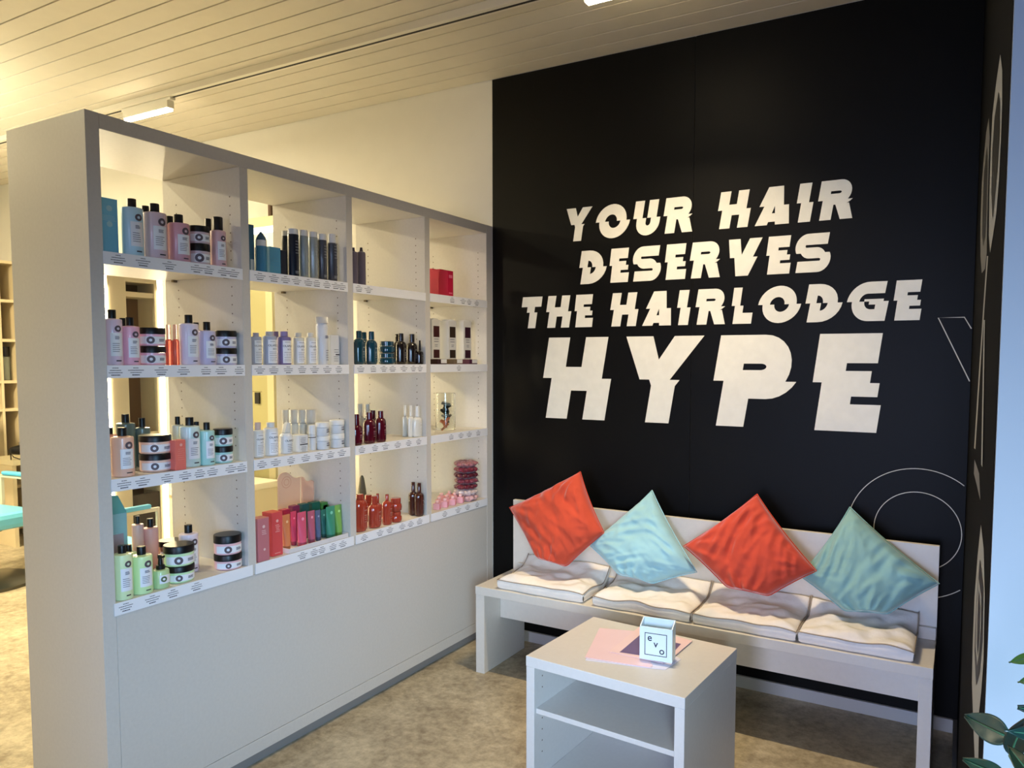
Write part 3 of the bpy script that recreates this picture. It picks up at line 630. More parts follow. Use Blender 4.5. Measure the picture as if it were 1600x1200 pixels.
def wtub(u0, u1, vt, vb, desc, cx=None, zb=0, rr=2):
    x, y, z, R, _ = locate(2, u0, u1, vt, vB=vb)
    if cx: x, y = cx
    zt = hit((u0+u1)/2, vt, 0, x).z-z; h = zt-zb; t = root('white_tub', desc, 'jar', 2, 1, x, y); t.location.z = z+zb+(.0003 if zb else 0)
    bm = bmesh.new(); lathe(bm, [(R*.9, .0004), (R*.95, .003), (R*.95, h*.62), (R*.9, h*.63)]); b = obj('body', bm, M(OW, .35), t, 2)
    bm = bmesh.new(); lathe(bm, [(R, h*.64), (R, h-.002), (R*.96, h), (0, h)]); obj('lid', bm, M((234, 234, 232), .35), t, 2)
    bm = bmesh.new(); lines(bm, R*.95, -R*.1, R*.7, h*.3, h*.25, 1, h*.06, 0, .001, 0); obj('black_line', bm, DK, b)
    bm = bmesh.new(); lines(bm, R*.95, -R*.1, R*.7, h*.5, h*.42, 2, h*.04, 0, .001); obj('label_print', bm, PRN, b); return (x, y), zt
c, zt = wtub(493.5, 514.5, 681, 703, 'lower white tub of the left stack'); wtub(493.5, 514.5, 660, 703, 'upper white tub of the left stack', c, zt)
c, zt = wtub(515, 538, 677, 699, 'lower white tub of the right stack'); wtub(515, 538, 656, 699, 'upper white tub of the right stack', c, zt)
# --- bay 2, lowest shelf
t, wd, h, b0 = carton(3, 1, 'carton', 'dusty mauve tall carton at the left post', 399.5, 417.5, 808, (198, 122, 130), .045, vB=877)
flatprint(b0, wd, h, [('d', .02, .80, .006), ('d', .05, .27, .005)]+rows(-.2, .25, .62, .7, 3, .012), M((238, 200, 200), .5))
t, wd, h, b0 = carton(3, 1, 'carton', 'coral red tall carton beside the mauve one', 422, 438.5, 799, (222, 82, 84), .055, vB=867)
flatprint(b0, wd, h, [('d', .0, .80, .006)]+rows(-.2, .25, .55, .7, 5, .012)+rows(-.3, .3, .06, .06, 1, .012), M((244, 180, 176), .5))
zt_ = ROWZ[3]; a = hit(441, 862, 2, zt_); b_ = hit(546, 836, 2, zt_)
ty0, ty1 = hit(452, 863, 0, -.006).y, -1.092
tx = thing('display_tray', 'white low tray holding the coloured tubes, lowest shelf of second bay', 'tray', (-.006, ty0, zt_))
bm = bmesh.new(); L = ty1-ty0
bx(bm, -.19, 0, 0, L, .0004, .004); bx(bm, -.003, 0, 0, L, .004, .018); bx(bm, -.19, -.187, 0, L, .004, .018); bx(bm, -.187, -.003, 0, .003, .004, .018); bx(bm, -.187, -.003, L-.003, L, .004, .018)
obj('tray_body', bm, M((226, 222, 224), .4), tx)
def tubeprod(u0, u1, vT, col, desc, d, name='hair_tube', zoff=.0045):
    uc = (u0+u1)/2; p = hit(uc, vT, 0, -d); dep = (p-CAM).dot(FWD); R = (u1-u0)*dep/(2*F)*1.2; h = p.z-ROWZ[3]-zoff
    t = root(name, desc, 'tube', 3, 1, -d, fit(p.y, R)); t.location.z += zoff
    m = M(col, .35, coat=.2); bm = bmesh.new(); n = 20; rings = []
    for f, sy, sx in ((0.12, .78, .78), (.3, .86, .72), (.6, .95, .45), (.88, 1, .1), (1, 1, .05)):
        rings.append([bm.verts.new((R*sx*math.cos(2*PI*i/n), R*sy*math.sin(2*PI*i/n), h*f)) for i in range(n)])
    for A_, B_ in zip(rings, rings[1:]):
        for i in range(n): bm.faces.new((A_[i], A_[(i+1) % n], B_[(i+1) % n], B_[i]))
    bm.faces.new(rings[0][::-1]); bm.faces.new(rings[-1]); b = obj('body', bm, m, t, 2)
    bm = bmesh.new(); lathe(bm, [(R*.76, .0004), (R*.8, h*.119), (R*.5, h*.1195)], 20); obj('cap', bm, M(tuple(int(c*.72) for c in col), .35), t, 2)
    bm = bmesh.new(); vs = [bm.verts.new((R*.28, R*.3*math.cos(2*PI*i/12), h*.8+R*.3*math.sin(2*PI*i/12))) for i in range(12)]; bm.faces.new(vs); obj('round_mark', bm, M(tuple(min(255, c+70) for c in col), .5), b)
for a in ((441, 453, 804, (226, 140, 92), 'orange tube nearest the coral carton', .05), (453.5, 463, 799, (214, 78, 112), 'magenta tube behind the pink one', .085), (464, 478.5, 800, (222, 92, 122), 'bright pink tube in front', .045),
          (480, 492, 798, (188, 98, 122), 'dusty rose tube', .055), (492, 501, 797, (92, 108, 142), 'blue grey tube', .06), (501, 509.5, 796, (66, 128, 118), 'narrow teal tube', .085), (508.5, 523.5, 791, (66, 148, 120), 'emerald green tube', .05), (525, 537, 788, (128, 178, 84), 'leaf green tube nearest the right divider', .05)):
    tubeprod(*a[:4], a[4], a[5])
for u0, u1, v, col, de in ((439, 452, 797, (178, 48, 82), 'crimson'), (455, 467, 791, (140, 52, 90), 'plum'), (469, 482, 788, (44, 96, 92), 'dark teal'), (485, 499, 785, (36, 104, 84), 'deep green'), (500, 511, 786, (86, 150, 70), 'mid green'), (518, 528, 786, (118, 168, 76), 'light green')):
    t, wd, h, b0 = carton(3, 1, 'carton', de+' carton in the back row of the tray', u0, u1, v, col, .03, d=.125, wm=.86); t.location.z += .0045
# translucent display stand with wavy top
t = root('display_stand', 'translucent peach display stand with wavy stepped top', 'display stand', 3, 1, -.27, -1.18)
PEA = M((252, 228, 212), .3, trans=.55, ior=1.15)
def slab(name, pts, off, mat, parent):
    c0 = Vector((-.27, -1.18, ROWZ[3])); off = Vector(off); bm = bmesh.new()
    f = [bm.verts.new(p-c0) for p in pts]; g = [bm.verts.new(p-c0+off) for p in pts]; n = len(f)
    bm.faces.new(f); bm.faces.new(g[::-1])
    for i in range(n): bm.faces.new((f[i], g[i], g[(i+1) % n], f[(i+1) % n]))
    return obj(name, bm, mat, parent)
def floorz(p): p.z = max(p.z, ROWZ[3]+.001); return p
XS = hit(470, 745, 1, -1.108).x
sp = slab('back_panel', [floorz(hit(u, v, 0, XS)) for u, v in ((436, 880), (434, 748), (437, 742), (441, 739), (447, 738), (452, 740), (457, 745), (462, 747), (466, 746), (469.5, 745), (469.5, 880))], (-.003, 0, 0), PEA, t)
slab('side_panel', [floorz(hit(u, v, 1, -1.108)) for u, v in ((470.5, 880), (470.5, 745), (474, 746), (477, 751), (481, 752), (486, 750), (490, 752), (490, 880))], (0, .003, 0), M((244, 212, 196), .25, trans=.3, ior=1.2), t)
c0 = hit(447.5, 753.5, 0, XS)-Vector((-.27, -1.18, ROWZ[3])); bm = bmesh.new()
for rr in (.025, .014):
    n = 28
    for i in range(n):
        a0, a1 = 2*PI*i/n, 2*PI*(i+1)/n; q = [bm.verts.new((c0.x+.0008, c0.y+R_*math.cos(a_), c0.z+R_*math.sin(a_))) for a_, R_ in ((a0, rr), (a0, rr-.002), (a1, rr-.002), (a1, rr))]; bm.faces.new(q)
obj('round_engraving', bm, M((228, 190, 170), .4), sp)

# --- bay 3
def flask(r, k, desc, uL, uR, vT, vS, col, capf=.46, d=None, vB=None, glossy=.06, fl=.82, capc=None, name='flask_bottle', pr=True, neck=None):
    """round shouldered glossy bottle, flattened, with straight cap"""
    x, y, z, R, h = locate(r, uL, uR, vT, d, vB); hs = h*locate(r, uL, uR, vS, d, vB)[4]/locate(r, uL, uR, vT, d, vB)[4]
    R *= 1.07; y = fit(y, R); c = R*capf; hs = min(hs, h*.9); t = root(name, desc, 'bottle', r, k, x, y)
    m = M(col, glossy, coat=.8); bm = bmesh.new(); s = hs; k_ = min(R*1.0, s*.3)
    prof = [(R*.8, .0004), (R*.96, s*.05), (R, s*.14), (R, s-k_), (R*.97, s-k_*.6), (R*.86, s-k_*.3), (c*1.25, s-k_*.06), (c*1.1, s-.0005), (c*.9, s)]
    lathe(bm, prof, 28, sx=fl); b = obj('body', bm, m, t, 2)
    bm = bmesh.new(); lathe(bm, [(c, s+.0005), (c*(neck or .96), h-.0015), (c*.86, h), (0, h)]); obj('cap', bm, M(capc or col, .15, coat=.6), t, 2)
    if pr:
        bm = bmesh.new()
        for f in (.66, .5, .44, .38, .3):
            q = [(R*fl*math.sqrt(max(0, 1-(s_/R)**2))+.0008, s_) for s_ in (-R*.05, R*.2, R*.5)]
            for (xa, ya), (xb, yb) in zip(q, q[1:]):
                hh = .0022 if f in (.66, .5) else .0012; bm.faces.new([bm.verts.new(v_) for v_ in ((xa, ya, f*s-hh), (xb, yb, f*s-hh), (xb, yb, f*s+hh), (xa, ya, f*s+hh))])
        obj('body_print', bm, M(tuple(min(255, int(c_*.6+90)) for c_ in col), .4), b)
    return t
def pot(r, k, desc, uL, uR, vT, col, zb=0, cx=None, d=None, vB=None):
    x, y, z, R, _ = locate(r, uL, uR, vT, d, vB)
    if cx: x, y = cx
    zt = hit((uL+uR)/2, vT, 0, x).z-z; h = zt-zb; t = root('glossy_pot', desc, 'jar', r, k, x, y); t.location.z = z+zb+(.0003 if zb else 0)
    bm = bmesh.new(); lathe(bm, [(R*.75, .0004), (R*.95, h*.12), (R, h*.35), (R*.93, h*.55), (R*.8, h*.6)]); obj('body', bm, M(col, .07, coat=.8), t, 2)
    bm = bmesh.new(); lathe(bm, [(R*.82, h*.61), (R*.84, h-.002), (R*.78, h), (0, h)]); obj('lid', bm, M(col, .07, coat=.8), t, 2); return (x, y), zt
PG = (104, 96, 116)
for a, b_, dd, de in ((546, 558.5, .05, 'purple grey slim bottle at the left post'), (557.5, 571, .07, 'purple grey slim bottle with nozzle, right of its twin')):
    lathe_item(0, 2, 'spray_bottle', de, 'bottle', a, b_, 387, [('body', M(PG, .4), [(.9, 0), (1, .015), (1, .83), (.9, .88), (.5, .90)]), ('nozzle', M((70, 62, 78), .4), [(.42, .901), (.3, .97), (.3, 1), (0, 1)])], d=dd)
TL = (24, 66, 84)
flask(1, 2, 'dark teal bottle at the left post', 551, 570, 517, 529, TL, d=.055)
flask(1, 2, 'dark teal bottle hidden between its two twins', 560, 577, 519, 530, TL, d=.18, pr=False)
flask(1, 2, 'dark teal bottle left of the teal pots', 570.5, 589.5, 518, 531, TL, d=.055)
c, zt = pot(1, 2, 'lower dark teal pot of the stack', 591, 618, 552, TL, d=.06); pot(1, 2, 'upper dark teal pot of the stack', 591, 617, 533.5, TL, zt, c, d=.06)
BK = (30, 24, 24)
flask(1, 2, 'black brown bottle right of the teal pots', 618, 635, 521, 533, BK, d=.05)
flask(1, 2, 'black brown bottle in the back row', 614, 628, 522, 534, BK, d=.17, pr=False)
flask(1, 2, 'black brown bottle left of the dropper bottle', 634.5, 652.5, 522, 535, BK, d=.05)
flask(1, 2, 'small black dropper bottle beside the divider', 653, 664.5, 532, 548, BK, d=.045, capf=.32, neck=.6, name='dropper_bottle')
WN = (84, 16, 32); PW = (232, 230, 222)
flask(2, 2, 'wine red bottle cut off by the left post', 547, 566, 647, 664, WN, vB=697.5)
flask(2, 2, 'wine red bottle, middle one in front', 567, 587, 644, 655, WN, vB=695)
flask(2, 2, 'wine red bottle hidden behind the middle pair', 574, 591, 641, 653, WN, d=.2, pr=False)
flask(2, 2, 'wine red bottle, furthest right of the red ones', 585.5, 603.5, 642, 652.5, WN, vB=692)
for a, b_ in ((557, 567.5), (568.5, 578.5)):
    flask(2, 2, 'white conical back row bottle behind the '+('leftmost' if a < 560 else 'middle')+' red bottle', a-2, b_+2, 631, 650, PW, d=.3, capf=.55, pr=False)
for i, (a, b_, v, vb) in enumerate(((627, 638, 633, 682.5), (636, 647, 633.5, 683.5), (644.5, 662.5, 634, 684))):
    flask(2, 2, ('left', 'middle', 'right')[i]+' white bottle with tall cap of the white trio', a, b_, v, v+17, PW, capf=.42, vB=vb, fl=.6, pr=i == 2)
OR = (168, 62, 44)
flask(3, 2, 'orange red bottle cut off by the left post', 551, 573.5, 772, 780, OR, capf=.5, vB=832)
flask(3, 2, 'orange red bottle behind the first two', 567, 584, 773, 784, OR, d=.16, capf=.6, pr=False)
flask(3, 2, 'orange red bottle with wide cap, second in front', 574.5, 595.5, 775, 787, OR, capf=.42, vB=826)
flask(3, 2, 'orange red slim bottle in the back row with thin nozzle', 583, 597, 771, 786, OR, d=.15, capf=.3, pr=False)
flask(3, 2, 'orange red bottle with thin nozzle, left of the pots', 596.5, 612.5, 772, 782, OR, capf=.32, vB=821)
c, zt = pot(3, 2, 'lower orange red pot of the stack', 609, 628, 799, OR, vB=817); pot(3, 2, 'upper orange red pot of the stack', 608, 627, 778, OR, zt, c, vB=817)
AM = (70, 34, 26)
flask(3, 2, 'brown glossy bottle, left of the brown pair', 638.5, 653, 753, 768, AM, capf=.4, vB=804, fl=.9)
flask(3, 2, 'brown glossy bottle touching the right divider', 649, 664, 754, 769, AM, capf=.4, vB=805.5, fl=.9)
lathe_item(3, 2, 'cone_bottle', 'olive grey pointed cone standing in the back row', 'bottle', 558, 573, 743, [('body', M((120, 112, 88), .5), [(1, 0), (1, .3), (.8, .62)]), ('cone_top', M((110, 102, 80), .5), [(.8, .621), (.45, .93), (.2, 1), (0, 1)])], d=.33)

# --- bay 4
for i, (a, b_, v, dd) in enumerate(((700, 708.5, 424, .03), (688, 700, 422.5, .10), (676, 690, 422, .17))):
    t, wd, h, b0 = carton(0, 3, 'carton', ('front', 'middle', 'rear')[i]+' crimson red carton of the row', a, b_, v, (206, 22, 66), .06, d=dd)
    if i == 0: flatprint(b0, wd, h, [('r', -.3, .3, .72, .84), ('r', -.3, .3, .12, .17)], M((240, 120, 150), .5))
for i, (a, b_, vt, win) in enumerate(((675, 688, 500, (70, 28, 26)), (700.5, 713, 501.5, (58, 44, 32)), (724.5, 736.5, 502.5, (60, 22, 40)))):
    nm = ('left', 'middle', 'right')[i]
    t, wd, h, b0 = carton(1, 3, 'hair_colour_box', nm+' tall white hair colour box with dark windows', a, b_, vt, (226, 224, 218), .05, d=.05); t.location.z += .0265; h -= .0265
    b0.data.transform(Matrix.Diagonal((1, 1, h/(h+.0265), 1)))
    flatprint(b0, wd, h, [('r', -.32, .38, .56, .84), ('r', -.32, .38, .03, .24)], M(win, .3), name='colour_window')
    flatprint(b0, wd, h, rows(-.3, .3, .44, .5, 2, .015)+rows(-.2, .2, .32, .36, 2, .012), PRN)
    bm = bmesh.new(); bx(bm, -.045, -.002, -wd*.3, wd*.3, h, h+.006); obj('top_flap', bm, M((230, 228, 222), .5), t)
    t2 = root('swatch_tray', nm+' dark swatch tray under a hair colour box', 'tray', 1, 3, -.035, t.location.y+.004)
    box('tray_body', -.075, .02, -.036, .036, .0004, .026, M(((52, 20, 22), (120, 100, 76), (78, 34, 58))[i], .35), t2, .002)
    box('white_tag', .0202, .021, -.012, .034, .006, .025, M((234, 232, 230), .5), t2)
# glass vase with clips
x, y, z, R, h = locate(2, 680, 711.5, 614, vB=673)
t = root('glass_vase', 'clear glass cylinder vase filled with hair clips', 'vase', 2, 3, x, y)
GL = M((250, 252, 250), .02, trans=1, ior=1.45)
bm = bmesh.new(); lathe(bm, [(0, .0004), (R*.96, .0005), (R, .004), (R, h-.001), (R*.975, h), (R*.95, h-.001), (R*.95, .012), (0, .012)], 40); obj('glass', bm, GL, t, 2)
random.seed(4); cols = [(26, 62, 66), (18, 40, 44), (40, 70, 84), (96, 104, 110), (24, 54, 56), (34, 50, 66), (150, 160, 165), (226, 140, 100), (214, 120, 84)]
CLN = ['lowest orange hair clip at the bottom of the glass vase', 'second orange hair clip, just above the lowest in the vase', 'third orange hair clip in the vase', 'topmost orange hair clip in the vase']+['dark or grey hair clip, number %s up the heap in the glass vase' % q for q in ('five', 'six', 'seven', 'eight', 'nine', 'ten', 'eleven', 'twelve', 'thirteen')]+['topmost grey hair clip in the glass vase']
for i in range(14):
    a = random.random()*6.28; rr = R*.55*random.random(); zz = .022+i*.0088; ci = cols[7+i % 2] if i < 4 else cols[i % 7]
    cl = thing('hair_clip', CLN[i], 'hair clip', (x+rr*math.cos(a)*.8, y+rr*math.sin(a)*.8, z+zz), random.random()*6.28, 'hair clips in the glass vase')
    cl.rotation_euler = (random.uniform(-.7, .7), random.uniform(-.9, .9), a)
    bm = bmesh.new(); bx(bm, -.024, .024, -.010, .010, 0, .004); obj('jaw', bm, M(ci, .35), cl, bevel=.001)
    bm = bmesh.new(); bx(bm, -.021, .025, -.009, .009, .0065, .010); obj('jaw', bm, M(ci, .35), cl, bevel=.001)
# pink little boxes in rows
random.seed(5); PKS = [(244, 178, 188), (240, 150, 168), (248, 205, 205)]
for row in range(3):
    for c in range(5):
        u = 683+c*12.2+row*4-(1 if row else 0); v = 803.0-c*3.4-row*3.3-6
        p = hit(u, v, 2, ROWZ[3]); X = -.045-row*.055; q = hit(u, 790, 0, X)
        t = root('little_box', ('front', 'middle', 'rear')[row]+' row, '+('first', 'second', 'third', 'fourth', 'last')[c]+' pink little box from the left', 'box', 3, 3, X, q.y, .35)
        t['group'] = 'pink little boxes'
        box('carton', -.016, .016, -.015, .015, .0004, .032, M(PKS[0], .4), t, .001)
        box('window_face', .0162, .0168, -.011, .011, .004, .024, M(PKS[1], .3), t)
        bm = bmesh.new(); lathe(bm, [(.009, .0325), (.0095, .045), (.006, .047), (0, .047)], 12); obj('ribbon_top', bm, M(PKS[2], .5), t, True)
# scrunchie stack
from mathutils import noise
sx = -.068; sy, sz = min(hit(728, 750, 0, sx).y, POST[4][0]-.066), ROWZ[3]
zt_top = hit(728, 719, 0, sx).z-sz
for i in range(7):
    col = [(226, 170, 168), (232, 200, 196), (110, 24, 44), (128, 50, 66), (96, 20, 40), (120, 34, 54), (160, 100, 104)][i]
    hh = (zt_top-.004)/7; bm = bmesh.new(); n, m_ = 72, 14; R0 = .036; r0 = hh*.63; rings = []
    for a in range(n):
        A_ = 2*PI*a/n; ring = []
        for b_ in range(m_):
            B_ = 2*PI*b_/m_; w_ = noise.noise(Vector((math.cos(A_)*4+i*5, math.sin(A_)*4, B_*.5)))
            k_ = 1+.16*math.sin(A_*13+i*2+2*w_)+.3*w_
            rr = R0+r0*1.35*k_*math.cos(B_); ring.append(bm.verts.new((rr*math.cos(A_), rr*math.sin(A_), r0*.8+r0*.78*(1+.12*math.sin(A_*9+i))*math.sin(B_))))
        rings.append(ring)
    for a in range(n):
        for b_ in range(m_): bm.faces.new((rings[a][b_], rings[(a+1) % n][b_], rings[(a+1) % n][(b_+1) % m_], rings[a][(b_+1) % m_]))
    o = obj('scrunchie', bm, M(col, .28, noise=.45, scale=60, sheen=.4), None, True)
    o.location = (sx+.004*math.sin(i*3), sy+.004*math.cos(i*2), sz+.002+i*hh)
    tag(o, ('lowest', 'second', 'third', 'fourth', 'fifth', 'sixth', 'topmost')[i]+' satin scrunchie from below in the stack beside the pink little boxes', 'scrunchie', 'stack of satin scrunchies')

# ------------------------------------------------------------------ bench
bn = thing('bench', 'long pale wooden bench with low backrest along the black wall', 'bench', (.2211, -.30, 0))
BX0, BX1, BF, BK_, SH = .2211, 2.2153, -.4839, -.105, .43
def bb(name, x0, x1, y0, y1, z0, z1, mat=None, bevel=.0015): return box(name, x0-.2211, x1-.2211, y0+.30, y1+.30, z0, z1, mat or BEN, bn, bevel)
BEN = M((222, 216, 206), .4, .02, scale=60)
bb('seat_board', BX0, BX1, BF, BK_, SH-.040, SH)
bb('leg_panel', BX0+.001, BX0+.050, BF+.002, BK_-.002, 0, SH-.0405)
bb('leg_panel', BX1-.046, BX1-.001, BF+.002, BK_-.002, 0, SH-.0405)
bb('apron', BX0+.051, BX1-.047, -.340, -.318, .24, SH-.0405)
bb('backrest', BX0+.012, BX1, -.158, -.136, SH+.0005, .803)
bb('back_rail', BX0+.051, BX1-.002, -.18, -.1585, SH+.0005, .478)

# seat cushions: boxy mattresses whose rear edge rides up on the backrest
CUSH = M((244, 238, 230), .85, .03, scale=35, sheen=.3, bump=.25)
PIPE = M((168, 154, 138), .8)
def cushion(x0, x1, dxl, label, seed):
    rnd = random.Random(seed); cx = (x0+x1)/2; W = x1-x0
    t = thing('seat_cushion', label, 'cushion', (cx, -.30, SH), 0, 'seat cushions on the bench')
    nx, ny, T = 26, 22, .066; y0, y1 = -.470+dxl, -.178; bm = bmesh.new(); ph = [rnd.uniform(0, 6) for _ in range(8)]
    def top(i, j):
        a, b_ = i/nx, j/ny; x = -W/2+W*a; y = y0+.30+(y1-y0)*b_
        ed = min(a, 1-a, b_*.8, (1-b_)*.8); e = min(1, ed/.16); bulge = e*(2-e)
        wv = .016*noise.noise(Vector((a*4+seed*7, b_*3, 0)))+.009*noise.noise(Vector((a*9+seed*3, b_*8, 4)))
        tuft = -.012*math.exp(-((a-.33)**2+(b_-.5)**2)/.006)-.012*math.exp(-((a-.68)**2+(b_-.5)**2)/.006)
        rise = .06*max(0, (b_-.72)/.28)**1.6
        return x, y, T*.70+T*.34*bulge+wv*bulge*1.3+tuft+rise+.016*noise.noise(Vector((a*3.2+seed*11, b_*2, 9)))*(1-bulge)
    A_ = [[None]*(ny+1) for _ in range(nx+1)]; B_ = [[None]*(ny+1) for _ in range(nx+1)]
    for i in range(nx+1):
        for j in range(ny+1):
            x, y, z = top(i, j); a, b_ = i/nx, j/ny
            wob = .014*noise.noise(Vector((a*3.5+seed*5, 0, 2)))*(1 if j == 0 else 0); y += wob
            A_[i][j] = bm.verts.new((x, y, z)); B_[i][j] = bm.verts.new((x*.985, y+(.004 if j == 0 else 0), .001+.06*max(0, (b_-.72)/.28)**1.6))
    for i in range(nx):
        for j in range(ny):
            bm.faces.new((A_[i][j], A_[i+1][j], A_[i+1][j+1], A_[i][j+1])); bm.faces.new((B_[i][j+1], B_[i+1][j+1], B_[i+1][j], B_[i][j]))
    def side(P, Q):
        mids = [bm.verts.new((p.co+q.co)/2+Vector(((.006 if p.co.x > 0 else -.006) if P is sx_ else 0, -.007 if P is f_ else 0, 0))) for p, q in zip(P, Q)]
        for i in range(len(P)-1):
            bm.faces.new((P[i], P[i+1], mids[i+1], mids[i])); bm.faces.new((mids[i], mids[i+1], Q[i+1], Q[i]))
        return mids
    sx_ = None; f_ = [A_[i][0] for i in range(nx+1)]; side(f_, [B_[i][0] for i in range(nx+1)])
    f2 = f_; f_ = None; side([A_[i][ny] for i in range(nx+1)], [B_[i][ny] for i in range(nx+1)])
    sx_ = [A_[0][j] for j in range(ny+1)]; side(sx_, [B_[0][j] for j in range(ny+1)])
    sx_ = [A_[nx][j] for j in range(ny+1)]; side(sx_, [B_[nx][j] for j in range(ny+1)])
    bmesh.ops.remove_doubles(bm, verts=bm.verts[:], dist=.00005)
    rim = [Vector(A_[i][0].co) for i in range(nx+1) if A_[i][0].is_valid]
    rim = [Vector((*top(i, 0)[:1], top(i, 0)[1]+.014*noise.noise(Vector((i/nx*3.5+seed*5, 0, 2))), top(i, 0)[2])) for i in range(nx+1)]
    L_ = [Vector(top(0, j)) for j in range(ny, -1, -1)]; R_ = [Vector(top(nx, j)) for j in range(ny+1)]
    o = obj('pad', bm, CUSH, t, True); s = o.modifiers.new('sub', 'SUBSURF'); s.levels = 1; s.render_levels = 1
    bm = bmesh.new(); tube(bm, [p+Vector((0, -.001, .0)) for p in L_+rim[1:-1]+R_], .0024, 6); obj('piping', bm, PIPE, t, True)
cushion(.340, .800, 0, 'white seat cushion at the left end, under the first orange cushion', 1)
cushion(.850, 1.305, 0, 'white seat cushion second from the left, under the pale blue cushion', 2)
cushion(1.315, 1.735, 0, 'white seat cushion third from the left, under the larger orange cushion', 3)
cushion(1.742, 2.150, 0, 'white seat cushion at the right end, under the sea green cushion', 4)

# scatter cushions standing on a corner, leaning on the backrest
def pillow(label, px, col, seed, ylean=(-.36, -.205), wr=1.0, blunt=1.2):
    rnd = random.Random(seed)
    # leaning plane through (y=ylean0, z=.50) and (y=ylean1, z=.84)
    n = Vector((0, .34, -(ylean[1]-ylean[0]))).normalized(); p0 = Vector((0, ylean[0], .50))
    cs = []
    for u, v in px:
        d = ray(u, v); t_ = (p0-CAM).dot(n)/d.dot(n); cs.append(CAM+d*t_)
    T_, Rr, Bo, Lf = cs; ctr = (T_+Rr+Bo+Lf)/4; nn = -n if n.y > 0 else n
    t = thing('scatter_cushion', label, 'cushion', ctr, 0, 'velvet scatter cushions on the bench'); N = 44; bm = bmesh.new()
    ph = [rnd.uniform(0, 6.28) for _ in range(12)]
    def place(s, q):
        k1 = 1-.045*(1-q*q)*abs(s)**2; k2 = 1-.045*(1-s*s)*abs(q)**2; s, q = s*k1, q*k2
        ex = max(0, s+q-blunt); ex = ex*ex/(ex+.25); s -= ex*.62; q -= ex*.62; df = (s-q)*ex*.30; s += df; q -= df      # the corner it stands on is squashed
        sa, qb = (s+1)/2, (q+1)/2
        return (T_*(1-sa)+Rr*sa)*(1-qb)+(Lf*(1-sa)+Bo*sa)*qb
    sides = []
    for sgn, th in ((1, .078), (-1, .040)):
        g = [[None]*(N+1) for _ in range(N+1)]
        for i in range(N+1):
            for j in range(N+1):
                a, b_ = i/N, j/N; s, q = 2*a-1, 2*b_-1
                P_ = place(s, q)
                e = max(0, (1-abs(s)**2.4))*max(0, (1-abs(q)**2.4)); hgt = th*e**.40
                wv = 0
                if e > 0:
                    edge = max(abs(s), abs(q))
                    for ci, (cs_, cq_) in enumerate(((-1, -1), (1, -1), (1, 1), (-1, 1))):      # folds fanning out of each corner
                        dx_, dy_ = s-cs_, q-cq_; rr = math.hypot(dx_, dy_); an = math.atan2(dy_, dx_)
                        f1 = noise.noise(Vector((an*3.4+ph[ci], rr*.7, seed)))
                        wv += .020*(1-abs(f1)*2.4)*math.exp(-((rr-.55)/.42)**2)*(.7 if ci != 2 else 1.3)
                    for k_ in range(2):                                                        # long soft creases
                        an = ph[4+k_]; uu, vv = s*math.cos(an)+q*math.sin(an), -s*math.sin(an)+q*math.cos(an)
                        f1 = noise.noise(Vector((uu*1.1+ph[6], vv*4.2+.9*math.sin(uu*2), seed+k_*3))); wv += .010*(1-abs(f1)*3)
                    wv += .006*noise.noise(Vector((s*6, q*6, seed)))+.005*noise.noise(Vector((s*2.2, q*2.2, seed+5)))
                    wv = (wv*.68-.007)*min(1, e*3.5)*wr
                g[i][j] = bm.verts.new(P_-ctr+nn*(sgn*hgt+wv*(1 if sgn > 0 else .3)))
        for i in range(N):
            for j in range(N): bm.faces.new((g[i][j], g[i+1][j], g[i+1][j+1], g[i][j+1]))
        sides.append(g)
    bmesh.ops.remove_doubles(bm, verts=bm.verts[:], dist=.0004)
    o = obj('cover', bm, M(col, .8, .08, scale=9, sheen=.6), t, True); s = o.modifiers.new('sub', 'SUBSURF'); s.levels = 1; s.render_levels = 1
    bm = bmesh.new(); seam = []
    for k in range(0, N+1, 2): seam.append((k/N, 0))
    for k in range(2, N+1, 2): seam.append((1, k/N))
    for k in range(N-2, -1, -2): seam.append((k/N, 1))
    for k in range(N-2, 1, -2): seam.append((0, k/N))
    pts = []
    for a, b_ in seam:
        pts.append(place(2*a-1, 2*b_-1)-ctr)
    tube(bm, pts+[pts[0]], .0022, 6); obj('seam', bm, M(tuple(min(255, int(c*1.04)) for c in col), .8), t, True)
pillow('orange red velvet cushion at the left end of the bench', [(907, 737), (944, 832), (858, 915), (796, 793)], (206, 74, 46), 11, (-.395, -.25))
pillow('pale blue velvet cushion between the two orange ones', [(1019, 766), (1089, 894), (988, 924), (920, 851)], (160, 208, 218), 12, (-.345, -.20))
pillow('orange red velvet cushion right of the pale blue one', [(1183, 772), (1276, 892), (1168, 954), (1068, 853)], (204, 70, 46), 13, (-.41, -.26))
pillow('sea green velvet cushion at the right end of the bench', [(1328, 792), (1468, 912), (1352, 986), (1250, 900)], (140, 184, 180), 14, (-.325, -.175))

